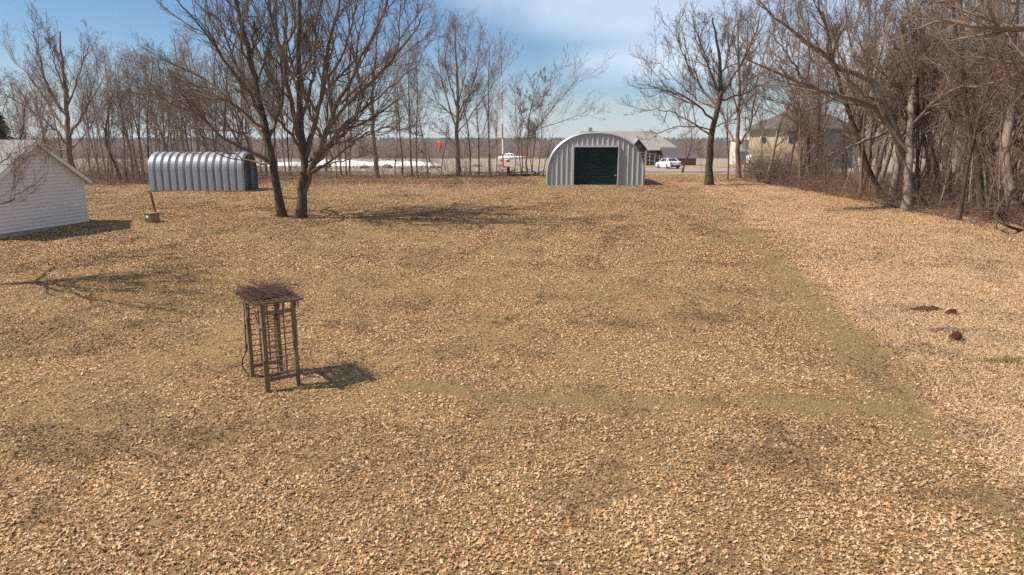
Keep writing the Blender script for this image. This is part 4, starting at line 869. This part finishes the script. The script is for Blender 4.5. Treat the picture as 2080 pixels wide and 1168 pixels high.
rock(741, 342, .72, .6, .42, 'grey boulder at the left end of the row, before the snow'); rock(787, 341, .78, .6, .5, 'tall rounded boulder, second from the left, before the snow')
rock(885, 341, .9, .6, .3, 'low flat boulder under the orange windsock'); rock(967, 338, .8, .6, .28, 'dark flat boulder midway between windsock and mast'); rock(1014, 338, .6, .6, .4, 'dark boulder close to the foot of the striped mast')
nxs, nys = 120, 22; X_, Y_ = np.meshgrid(np.linspace(-50, -13.5, nxs), np.linspace(118, 134, nys)); U_ = (X_+50)/36.5
hgt = 1.25*np.sin(np.clip((Y_-118)/16, 0, 1)*math.pi)**.7*np.sin(np.clip(U_, 0, 1)*math.pi)**.35*(.35+.9*fbm(X_, Y_, 3, 90))*(.5+.8*fbm(X_, Y_, 9, 95))
V_ = np.stack([X_, Y_, zb(Y_)-.08+hgt], -1).reshape(-1, 3); a, c_ = np.meshgrid(np.arange(nys-1), np.arange(nxs-1), indexing='ij'); q_ = (a*nxs+c_).ravel()
sn = link('snow_pile', np_mesh('snow_pile', V_, np.stack([q_, q_+1, q_+nxs+1, q_+nxs], -1), mat('old_snow', (.82, .83, .86), .7, var=((.8, .8, .8), .35, (.6, .58, .56)), bump=((2, 2, 2), .5, .1)), True)); tag(sn, 'long low ridge of leftover snow beyond the far tree row', 'snow')
# ------------------------------------------------------------------ small airplane
apx = (1036-1040)/FX*195; ap = thing('small_airplane', 'parked white and red propeller airplane beyond the striped mast', 'airplane', (apx, 195, float(zb(195))), R_(172))
PW_ = mat('aircraft_white', (.85, .85, .86), .35, spec=.5); PR_ = mat('aircraft_red', (.55, .05, .05), .35); GL = mat('dark_glass', (.02, .025, .03), .1, spec=.6)
fu = [(3.4, .16, .95), (3.2, .42, 1.0), (2.4, .55, 1.05), (1.6, .6, 1.2), (.8, .62, 1.25), (-.4, .58, 1.22), (-1.6, .38, 1.25), (-3.0, .22, 1.32), (-4.0, .1, 1.4)]
m_ = MB(); m_.tube([(a, 0, c_) for a, b_, c_ in fu], [b_ for a, b_, c_ in fu], 12); m_.build('fuselage', PW_, ap, smooth=True)
m_ = MB(); m_.tube([(1.8, 0, 1.55), (1.1, 0, 1.95), (.2, 0, 2.0), (-.8, 0, 1.8), (-1.6, 0, 1.45)], [.15, .42, .48, .42, .15], 10); cb = m_.build('cabin', PW_, ap, smooth=True)
for x_ in (1.15, .35, -.5):
    for s_ in (-1, 1): MB().box((x_, s_*.46, 1.98), (.55, .05, .34)).build('window', GL, cb)
MB().prism([(1.5, .72), (1.2, .84), (.1, .8), (.1, .74)], -4.9, 4.9, axis='y').build('wing', PW_, ap)
MB().prism([(3.0, .72), (3.0, .92), (-3.8, 1.36), (-3.8, 1.3)], -.64, -.60).build('stripe', PR_, ap); MB().prism([(3.0, .72), (3.0, .92), (-1.2, 1.1), (-1.2, .98)], .60, .64).build('stripe', PR_, ap)
MB().prism([(-3.1, 1.4), (-3.7, 2.7), (-4.2, 2.7), (-4.1, 1.4)], -.05, .05).build('tail_fin', PR_, ap); MB().prism([(-3.4, 1.4), (-3.6, 1.46), (-4.1, 1.44), (-4.1, 1.38)], -1.6, 1.6).build('tailplane', PW_, ap)
for x_, y_ in ((2.5, 0), (.5, -1.3), (.5, 1.3)):
    MB().tube([(x_, y_-.08, .25), (x_, y_+.08, .25)], .25, 12).tube([(x_, y_, .3), (x_, y_*.9, .85)], .05, 6).build('wheel', MET, ap)
MB().tube([(3.4, 0, .95), (3.65, 0, .95)], [.16, .03], 8).build('spinner', PR_, ap); MB().box((3.5, 0, .95), (.04, .14, 1.8)).build('propeller', MET, ap)
# ------------------------------------------------------------------ sedan
def sedan(pos, rz, label):
    C_ = thing('parked_car', label, 'car', pos, rz); PNT = mat('white_car_paint', (.82, .82, .83), .28, spec=.5, coat=.6); TY = mat('tyre_rubber', (.02, .02, .02), .9); RIM = mat('alloy', (.45, .45, .46), .3, .8)
    prof = [(-2.45, .42), (-2.5, .62), (-2.46, .98), (-2.3, 1.06), (-1.7, 1.08), (-1.0, 1.02), (1.0, .98), (1.7, .90), (2.3, .76), (2.47, .60), (2.47, .34), (2.2, .24), (-2.2, .26)]
    secs = [(-.92, .86), (-.88, .97), (-.6, 1.0), (.6, 1.0), (.88, .97), (.92, .86)]; Vv = []; Ff = []; k = len(prof)
    for y_, s_ in secs:
        for x_, z_ in prof: Vv.append((x_*(.97 if abs(y_) > .9 else 1), y_, .6+(z_-.6)*s_ if z_ > .6 else z_))
    for i in range(len(secs)-1):
        for j in range(k): Ff.append((i*k+j, i*k+(j+1) % k, (i+1)*k+(j+1) % k, (i+1)*k+j))
    Ff += [tuple(range(k-1, -1, -1)), tuple(range(5*k, 6*k))]; m_ = MB(); m_.v = Vv; m_.f = Ff; bd = m_.build('body', PNT, C_, bevel=.03)
    def cab(zt0, name, m__, shrink, z0=.98, z1=1.46):
        m_ = MB(); b_ = [(-1.95, z0), (1.25, z0)]; t_ = [(-1.1, z1), (.35, z1)]; wb, wt = .84-shrink, .62-shrink
        pts_ = [(b_[0][0], -wb, z0), (b_[1][0], -wb, z0), (b_[1][0], wb, z0), (b_[0][0], wb, z0), (t_[0][0], -wt, z1), (t_[1][0], -wt, z1), (t_[1][0], wt, z1), (t_[0][0], wt, z1)]
        m_.v = pts_; m_.f = [(0, 1, 5, 4), (1, 2, 6, 5), (2, 3, 7, 6), (3, 0, 4, 7), (4, 5, 6, 7)]; return m_.build(name, m__, C_)
    cab(0, 'windows', GL, 0); MB().box((-.38, 0, 1.475), (1.5, 1.2, .05)).build('roof', PNT, C_, bevel=.02)
    for s_ in (-1, 1):
        m_ = MB().beam((-1.93, s_*.845, .99), (-1.08, s_*.63, 1.47), .06, .07).beam((1.25, s_*.845, .99), (.36, s_*.63, 1.47), .05, .06).beam((-.35, s_*.85, .98), (-.38, s_*.63, 1.46), .06, .04).beam((-1.15, s_*.85, .98), (-.95, s_*.64, 1.46), .05, .04); m_.build('window_pillar', PNT, C_)
        for x_ in (-1.5, 1.5):
            wh = MB().tube([(x_, s_*.93, .34), (x_, s_*.72, .34)], .34, 18).build('wheel', TY, C_); MB().tube([(x_, s_*.94, .34), (x_, s_*.9, .34)], .21, 12).build('rim', RIM, wh)
        MB().box((-2.44, s_*.72, .86), (.1, .38, .16)).build('tail_light', mat('red_lens', (.4, .02, .02), .25), C_); MB().box((2.34, s_*.7, .68), (.16, .36, .12)).build('headlight', mat('clear_lens', (.7, .7, .72), .15), C_)
        MB().box((.85, s_*.98, 1.03), (.16, .16, .11)).build('wing_mirror', PNT, C_)
    MB().box((-2.5, 0, .42), (.08, 1.5, .2)).build('bumper', MET, C_); MB().box((-2.53, 0, .56), (.03, .42, .12)).build('number_plate', MW, C_)
    return C_
a = ((1359-1040)/FX*104, 104); sedan((a[0], a[1], float(zb(a[1]))+.05), R_(103), 'white four door sedan parked on the drive beyond the big shed')
# ------------------------------------------------------------------ buildings beyond the drive
BRN = mat('brown_boards', (.13, .095, .075), .85, var=((1, 1, 8), .6, (.2, .15, .12))); RGREY = mat('grey_shingle', (.235, .215, .195), .95, bump=((6, 6, 6), .5, .03), var=((1.2, 5, 5), .8, (.30, .275, .25)))
hx, hy = (1195-1040)/FX*128, 128; hz = float(zb(hy)); hl = (1400-1195)/F*128
hh0 = thing('house', 'long low house with grey hip roof behind the big arched shed', 'house', (hx, hy, hz))
pz = lambda py, y: CAMH-(py-292)/F*y*1.0-hz
zr, ze = pz(267, 132), pz(304, 127.5); MB().box((hl*.42, 5, ze/2), (hl*.84, 9, ze)).build('wall', BRN, hh0)
m_ = MB(); x0_, x1_, xr0, xr1 = -1, hl*.9, -1, (1332-1195)/F*128; m_.quad((x0_, -.6, ze), (x1_, -.6, ze), (xr1, 4.8, zr), (xr0, 4.8, zr)); m_.quad((x1_, -.6, ze), (x1_, 10.4, ze), (xr1, 4.8, zr)); m_.quad((x1_, 10.4, ze), (x0_, 10.4, ze), (xr0, 4.8, zr), (xr1, 4.8, zr)); m_.quad((x0_, 10.4, ze), (x0_, -.6, ze), (xr0, 4.8, zr))
m_.quad((x0_, -.6, ze-.16), (x1_, -.6, ze-.16), (x1_, -.6, ze), (x0_, -.6, ze)); m_.quad((x0_, -.6, ze-.16), (x0_, 10.4, ze-.16), (x1_, 10.4, ze-.16), (x1_, -.6, ze-.16)); rf = m_.build('roof', RGREY, hh0)
MB().box(((1204-1195)/F*128, 4.8, zr+.15), (.7, .7, .9)).build('chimney', CONC, rf)
gx = (1293-1195)/F*128; m_ = MB(); gw = 1.9; gz0, gz1 = ze-.1, ze+2.1
m_.quad((gx-gw, -1.0, gz0), (gx, -1.0, gz1), (gx, 4, gz1), (gx-gw, 4, gz0)); m_.quad((gx+gw, 4, gz0), (gx, 4, gz1), (gx, -1.0, gz1), (gx+gw, -1.0, gz0)); m_.build('porch_roof', RGREY, hh0)
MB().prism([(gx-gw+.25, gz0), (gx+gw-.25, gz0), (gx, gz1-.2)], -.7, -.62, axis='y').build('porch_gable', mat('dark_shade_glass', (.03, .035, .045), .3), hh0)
for s_ in (-1, 1):
    MB().beam((gx+s_*gw, -1.02, gz0), (gx, -1.02, gz1), .06, .2).build('bargeboard', TRIM, hh0); MB().box((gx+s_*1.5, -.8, gz0/2), (.22, .22, gz0)).build('porch_post', mat('pale_wood', (.4, .33, .26), .8), hh0)
for x_ in (3.2, 5.4, 12.0, 14.2):
    w__ = MB().box((x_, .47, ze*.55), (1.2, .06, 1.2)).build('window_frame', TRIM, hh0); MB().box((x_, .43, ze*.55), (1.04, .05, 1.04)).build('pane', GL, w__)
rmp = thing('wooden_ramp', 'grey wooden access ramp with railings left of the white car', 'ramp', ((1300-1040)/FX*118, 118, float(zb(118)))); PLK = mat('grey_deck', (.33, .29, .26), .85)
rl = (1385-1300)/F*118; MB().beam((0, 0, 1.25), (rl*.8, 0, .15), 1.2, .14).build('deck', PLK, rmp)
for k in range(2): MB().beam((0, -.6, 1.9+.45*k), (rl*.8, -.6, .85+.4*k), .07, .09).build('rail', PLK, rmp)
for k in range(8): s_ = k/7; MB().box((rl*.8*s_, -.66, (2.35-1.1*s_)/2), (.1, .1, 2.35-1.1*s_)).build('rail_post', PLK, rmp)
sh_ = thing('outbuilding', 'small dark roofed outbuilding right of the white car', 'outbuilding', ((1350-1040)/FX*124, 124, float(zb(124)))); sw = (1418-1350)/F*124; sz0 = float(zb(124)); z1_ = CAMH-(320-292)/F*124-sz0; z2_ = CAMH-(299-292)/F*126-sz0
MB().box((sw/2, 2.5, z1_/2), (sw-.5, 4.6, z1_)).build('wall', mat('red_brown_wall', (.17, .12, .1), .85, var=((2, 2, 9), .8, (.25, .17, .13))), sh_)
m_ = MB(); m_.prism([(-.4, z1_-.05), (2.5, z2_), (5.2, z1_-.05), (2.5, z2_-.2)], -.1, sw+.1, axis='x'); m_.build('roof', mat('plum_shingle', (.10, .08, .085), .9), sh_); MB().box((sw*.3, .17, z1_*.42), (1.0, .06, z1_*.8)).build('door', TRIM, sh_)
# tan hall
TANW = mat('tan_stucco', (.46, .37, .25), .9, var=((.6, .6, .6), .4, (.40, .32, .21)), bump=((6, 6, 6), .2, .02)); GRW = mat('hall_shade_and_door_grey', (.22, .20, .20), .85, var=((.3, .3, 4), .4, (.17, .155, .155)))
ty = 104; tx0 = (1637-1040)/FX*ty; tz0 = float(zb(ty)); te = CAMH+(292-262)/FX*110-tz0; tr_ = te+2.9
th = thing('tan_hall', 'big two storey tan hall with dark hip roof behind the trees', 'building', (tx0, ty, tz0), R_(45)); tw = 22.0; tl = 9.0
MB().quad((0, 0, 0), (0, tl, 0), (0, tl, te), (0, 0, te)).quad((0, tl, 0), (tw, tl, 0), (tw, tl, te), (0, tl, te)).build('wall', TANW, th)
MB().quad((0, 0, 0), (tw, 0, 0), (tw, 0, te), (0, 0, te)).quad((tw, 0, 0), (tw, tl, 0), (tw, tl, te), (tw, 0, te)).build('side_wall', GRW, th)  # right faces of the tan hall: their shade is put into the grey colour
m_ = MB(); X0, X1, Y0, Y1, ym = -.7, tw+.7, -.7, tl+.7, tl/2; m_.quad((X0, Y0, te), (X1, Y0, te), (X1-5, ym, tr_), (X0+5, ym, tr_)); m_.quad((X1, Y0, te), (X1, Y1, te), (X1-5, ym, tr_)); m_.quad((X1, Y1, te), (X0, Y1, te), (X0+5, ym, tr_), (X1-5, ym, tr_)); m_.quad((X0, Y1, te), (X0, Y0, te), (X0+5, ym, tr_))
m_.quad((X0, Y0, te-.3), (X0, Y1, te-.3), (X1, Y1, te-.3), (X1, Y0, te-.3)); m_.quad((X0, Y0, te-.3), (X1, Y0, te-.3), (X1, Y0, te), (X0, Y0, te)); m_.quad((X0, Y1, te-.3), (X0, Y0, te-.3), (X0, Y0, te), (X0, Y1, te))
m_.build('roof', mat('dark_shingle', (.10, .085, .08), .95, var=((1, 1, 5), .7, (.15, .13, .12))), th)
for y__, z_ in ((2.2, te*.7), (6.6, te*.7)):
    w__ = MB().box((-.02, y__, z_), (.06, 1.1, 1.2)).build('window_frame', TRIM, th); MB().box((-.06, y__, z_), (.04, .92, 1.02)).build('pane', GL, w__)
wy_ = 135; wxx = (1502-1040)/FX*wy_; wb = thing('white_hall', 'low cream white metal hall left of the tan one', 'building', (wxx, wy_, float(zb(wy_)))); ww = (1535-1502)/F*wy_; wh_ = CAMH+(292-284)/F*wy_-float(zb(wy_))
MB().box((ww/2, 3, wh_/2), (ww, 5, wh_)).build('wall', mat('cream_metal', (.66, .6, .49), .6, var=((4, .3, .3), .3, (.56, .51, .42))), wb); MB().prism([(.2, wh_-.02), (3, wh_+.6), (5.8, wh_-.02)], -.3, ww+.3, axis='x').build('roof', mat('pale_roof', (.5, .48, .45), .6), wb); MB().box((ww*.45, .47, 1.3), (2.2, .06, 2.5)).build('door', GRW, wb)
trl = thing('white_trailer', 'long white enclosed trailer parked before the tan hall', 'trailer', ((1520-1040)/FX*106, 106, float(zb(106)))); tl_ = (1573-1520)/F*106
MB().prism([(0, .75), (0, 1.7), (.5, 2.0), (tl_-.6, 2.05), (tl_, 1.75), (tl_, .75)], -1.1, 1.1).build('body', MW, trl, bevel=.08); MB().box((tl_/2, 0, .68), (tl_*.95, 2.0, .14)).build('chassis', MET, trl)
for x_ in (tl_*.5, tl_*.68):
    MB().tube([(x_, -1.05, .36), (x_, -.8, .36)], .36, 12).build('wheel', MET, trl)
for k, p in enumerate((1509, 1524, 1540, 1556)):
    y_ = 101.0; MB().tube([(0, 0, -.1), (0, 0, 1.15)], .09, 8).tube([(0, 0, 1.15), (0, 0, 1.2)], [.09, .03], 8).build('red_bollard', MR, None, loc=((p-1040)/FX*y_, y_, float(zb(y_))))
bl = [o for o in bpy.data.objects if o.name.startswith('red_bollard')]
for o, l in zip(sorted(bl, key=lambda o: o.location.x), ('leftmost red post of four before the white trailer', 'second red post from the left before the white trailer', 'third red post from the left before the white trailer', 'rightmost red post of four before the white trailer')): tag(o, l, 'post', 'red posts before the trailer')
# ------------------------------------------------------------------ fallen wood
def heap(px, py, w_, d_, h_, n_, L0, L1, r, label, name='brush_pile', m_=BARK, cat='brush pile'):
    a = np.array(G(px, py)); S = np.stack([rng.uniform(-w_, w_, n_), rng.uniform(-d_, d_, n_), rng.random(n_)**1.5*h_*.6], -1); D = rng.normal(size=(n_, 3))*[1, .7, .22]+[.5, 0, .08]
    P, Rd = grow(S, D, L0+(L1-L0)*rng.random(n_), r*(.4+.8*rng.random(n_)), 7, .1, -.015, .35); P[:, :, 2] = np.maximum(P[:, :, 2], .0); Lp = np.linalg.norm(P[:, -1]-P[:, 0], axis=1)
    S2, D2, L2_, R2_ = kids(P, Rd, Lp, 5, .25, 1, 45, .4, .5); P2, R2_ = grow(S2, D2, L2_, R2_, 4, .18, 0, .4); P2[:, :, 2] = np.maximum(P2[:, :, 2], 0)
    S3, D3, L3_, R3_ = kids(P2, R2_, L2_, 4, .25, 1, 45, .5, .6); P3, R3_ = grow(S3, D3, L3_, R3_, 3, .18, 0, .4)
    o = link(name, np_mesh(name, *join([tubes(P, Rd, 6), tubes(P2, R2_, 4), tubes(P3, R3_, 3)]), m_, True), None, tuple(a)); tag(o, label, cat); return o
heap(1552, 362, 1.6, 1, 1.6, 26, 1.2, 3.6, .06, 'sloping pile of cut branches at the foot of the rough barked tree')
heap(2050, 452, 1.6, 1.2, 1.3, 34, 1, 3.2, .07, 'heap of fallen limbs at the right edge of the rough grass', m_=BARKD)
heap(1690, 388, 2.6, 1.2, 1.2, 30, 1, 3.4, .05, 'tangle of dead branches under the broken limb at the wood edge')
heap(870, 356, 3.2, .8, .35, 16, 1, 3.5, .05, 'scatter of fallen sticks at the foot of the far row')
heap(1050, 357, 3.0, 1.0, .5, 30, .8, 3.2, .05, 'long low brush pile left of the big arched shed', m_=BARKD); heap(990, 353, 2.2, .8, .35, 16, .8, 3.0, .05, 'low brush pile in front of the striped mast', m_=BARKD)
def limb(pts, r0, r1, label, ybase, m_=BARK, name='fallen_limb'):
    P = hermite([np.array(DP(p_[0], p_[1], ybase+p_[2])) for p_ in pts], 14); b0 = P[0].copy(); P = (P-b0)[None]; Rd = np.linspace(r0, r1, 14)[None]; Lp = np.array([np.linalg.norm(P[0, -1])])
    L_ = [tubes(P, Rd, 7)]; S2, D2, L2_, R2_ = kids(P, Rd, Lp, 9, .3, 1, 45, .3, .5); P2, R2_ = grow(S2, D2, L2_, R2_, 5, .15, 0, .4); L_.append(tubes(P2, R2_, 4)); S2, D2, L2_, R2_ = kids(P2, R2_, L2_, 5, .3, 1, 45, .45, .5); P2, R2_ = grow(S2, D2, L2_, R2_, 4, .15, 0, .4); L_.append(tubes(P2, R2_, 3))
    tag(link(name, np_mesh(name, *join(L_), m_, True), None, tuple(b0)), label, 'limb')
limb([(902, 356, 0), (880, 335, 1), (862, 312, 2), (842, 295, 3)], .11, .05, 'dead limb propped slantwise in the far row below the windsock', 76)
limb([(2080, 470, 0), (2045, 458, -1), (2020, 440, 0), (2035, 415, 1)], .09, .04, 'dark bent fallen limb at the far right edge of the grass', 35.5, BARKD)
a = G(1033, 352); MB().tube([(0, 0, -.1), (.02, 0, .5), (.0, 0, 1.1)], [.22, .19, .17], 9).build('tree_stump', BARKD, None, loc=(a[0], 82, float(zb(82)))); tag(bpy.data.objects['tree_stump'], 'short dark stump right of the striped mast', 'stump')
# ------------------------------------------------------------------ right side ground oddments
DIRT = mat('red_dirt', (.085, .035, .02), 1, bump=((12, 12, 12), 1, .05), var=((9, 9, 9), .9, (.04, .016, .01)), spec=.05)
def mound(px, py, w_, d_, h_, label, m_=DIRT, name='dirt_mound', cat='mound', seed=1):
    a = G(px, py); X_, Y_ = np.meshgrid(np.linspace(-w_, w_, 34), np.linspace(-d_, d_, 26)); rr = np.clip(1-(X_/w_)**2-(Y_/d_)**2, 0, 1)**.6*(.45+1.1*fbm(X_, Y_, .12, seed)); V_ = np.stack([X_, Y_, TZ(X_+a[0], Y_+a[1])-a[2]-.012+h_*rr], -1).reshape(-1, 3)
    i_, j_ = np.meshgrid(np.arange(25), np.arange(33), indexing='ij'); q_ = (i_*34+j_).ravel(); tag(link(name, np_mesh(name, V_, np.stack([q_, q_+1, q_+35, q_+34], -1), m_, True), None, a), label, cat)
mound(1941, 688, .18, .17, .22, 'upright rusty brown clod, the nearer of two on the rough grass', seed=2); mound(1934, 638, .2, .18, .13, 'small rusty clod, the farther of two on the rough grass', seed=3)
mound(1882, 628, .55, .2, .10, 'flat streak of reddish dirt in the rough grass', seed=4, name='dirt_patch', cat='dirt'); mound(1918, 668, .55, .24, .045, 'grey flattened patch beside the nearer rusty clod', mat('grey_matted_grass', (.06, .042, .032), 1, var=((9, 9, 9), .9, (.15, .105, .075))), 'dead_patch', 'dirt', 5)
n = 900; c0_ = np.array(G(2052, 735)); x = c0_[0]+rng.normal(size=n)*.42; y = c0_[1]+rng.normal(size=n)*.13
v, f, cc_ = blades(n, x, y, .05, .16, .012, (.5, 1.4), [(.22, .2, .07), (.27, .23, .09), (.15, .14, .05)]); tag(link('green_shrub', np_mesh('green_shrub', v, f, STRAW, False, cc_)), 'low sprawl of green foliage at the right edge of the grass', 'plant')
for px, py, h_ in ((1918, 515, 1.0), (1983, 517, 1.1), (1997, 510, .9), (1715, 405, .8)):
    a = G(px, py); m_ = MB().tube([(0, 0, 0), (.03, 0, h_*.5), (.02, .03, h_)], [.006, .005, .003], 4).tube([(.02, .03, h_), (.01, .04, h_+.12)], [.012, .004], 5); o = m_.build('dry_stalk', STRAWP if 'STRAWP' in globals() else mat('stalk', (.6, .48, .32), .9), None, loc=a)
    tag(o, {1918: 'lone pale dry stalk standing in the rough grass, left of a close pair', 1983: 'left stalk of a close pair in the rough grass', 1997: 'right stalk of a close pair in the rough grass', 1715: 'short dry stalk near the wood edge in the far rough grass'}[px], 'stalk', 'dry stalks on the rough grass')
# evergreen at the left edge
ev = G(6, 372); E_ = thing('evergreen_tree', 'dark evergreen at the left edge behind the garage roof', 'tree', ev)
MB().tube([(0, 0, -.1), (0, 0, 7)], [.2, .05], 8).build('trunk', BARKD, E_); n = 4500; zz_ = .12+.88*rng.random(n)**.8; rad = (1-zz_)*3.1*(.35+.65*rng.random(n)); a_ = rng.random(n)*6.283
lay = .3*np.sin(zz_*46+a_*3); x = rad*np.cos(a_); y = rad*np.sin(a_); z_ = zz_*7.8-rad*.18+lay*.3; L = .28+.3*rng.random(n); wv = rng.normal(size=(n, 3))*.045
B0 = np.stack([x, y, z_], -1); dv = np.stack([np.cos(a_), np.sin(a_), -.25+.6*rng.random(n)], -1)*L[:, None]; Qv = np.stack([B0-wv, B0+wv, B0+dv], 1).reshape(-1, 3)
link('foliage', np_mesh('foliage', Qv, np.arange(3*n).reshape(-1, 3), mat('needles', (.085, .095, .04), .9, var=((2, 2, 2), .8, (.15, .12, .07))), False), E_)
# ------------------------------------------------------------------ air
hb = MB().box((0, 1350, 0), (5200, 3000, 1)); hb = MB(); hb.box((0, 1350, 30), (5200, 3100, 120)); ho = hb.build('haze', bpy.data.materials.new('air')); tag(ho, kind='stuff')
hm = ho.data.materials[0]; hm.use_nodes = True; ht = hm.node_tree; ht.nodes.clear(); ou = ht.nodes.new('ShaderNodeOutputMaterial'); pv = ht.nodes.new('ShaderNodeVolumePrincipled')
pv.inputs['Color'].default_value = (.72, .82, 1, 1); pv.inputs['Density'].default_value = .00016; pv.inputs['Anisotropy'].default_value = .2; ht.links.new(pv.outputs[0], ou.inputs['Volume'])
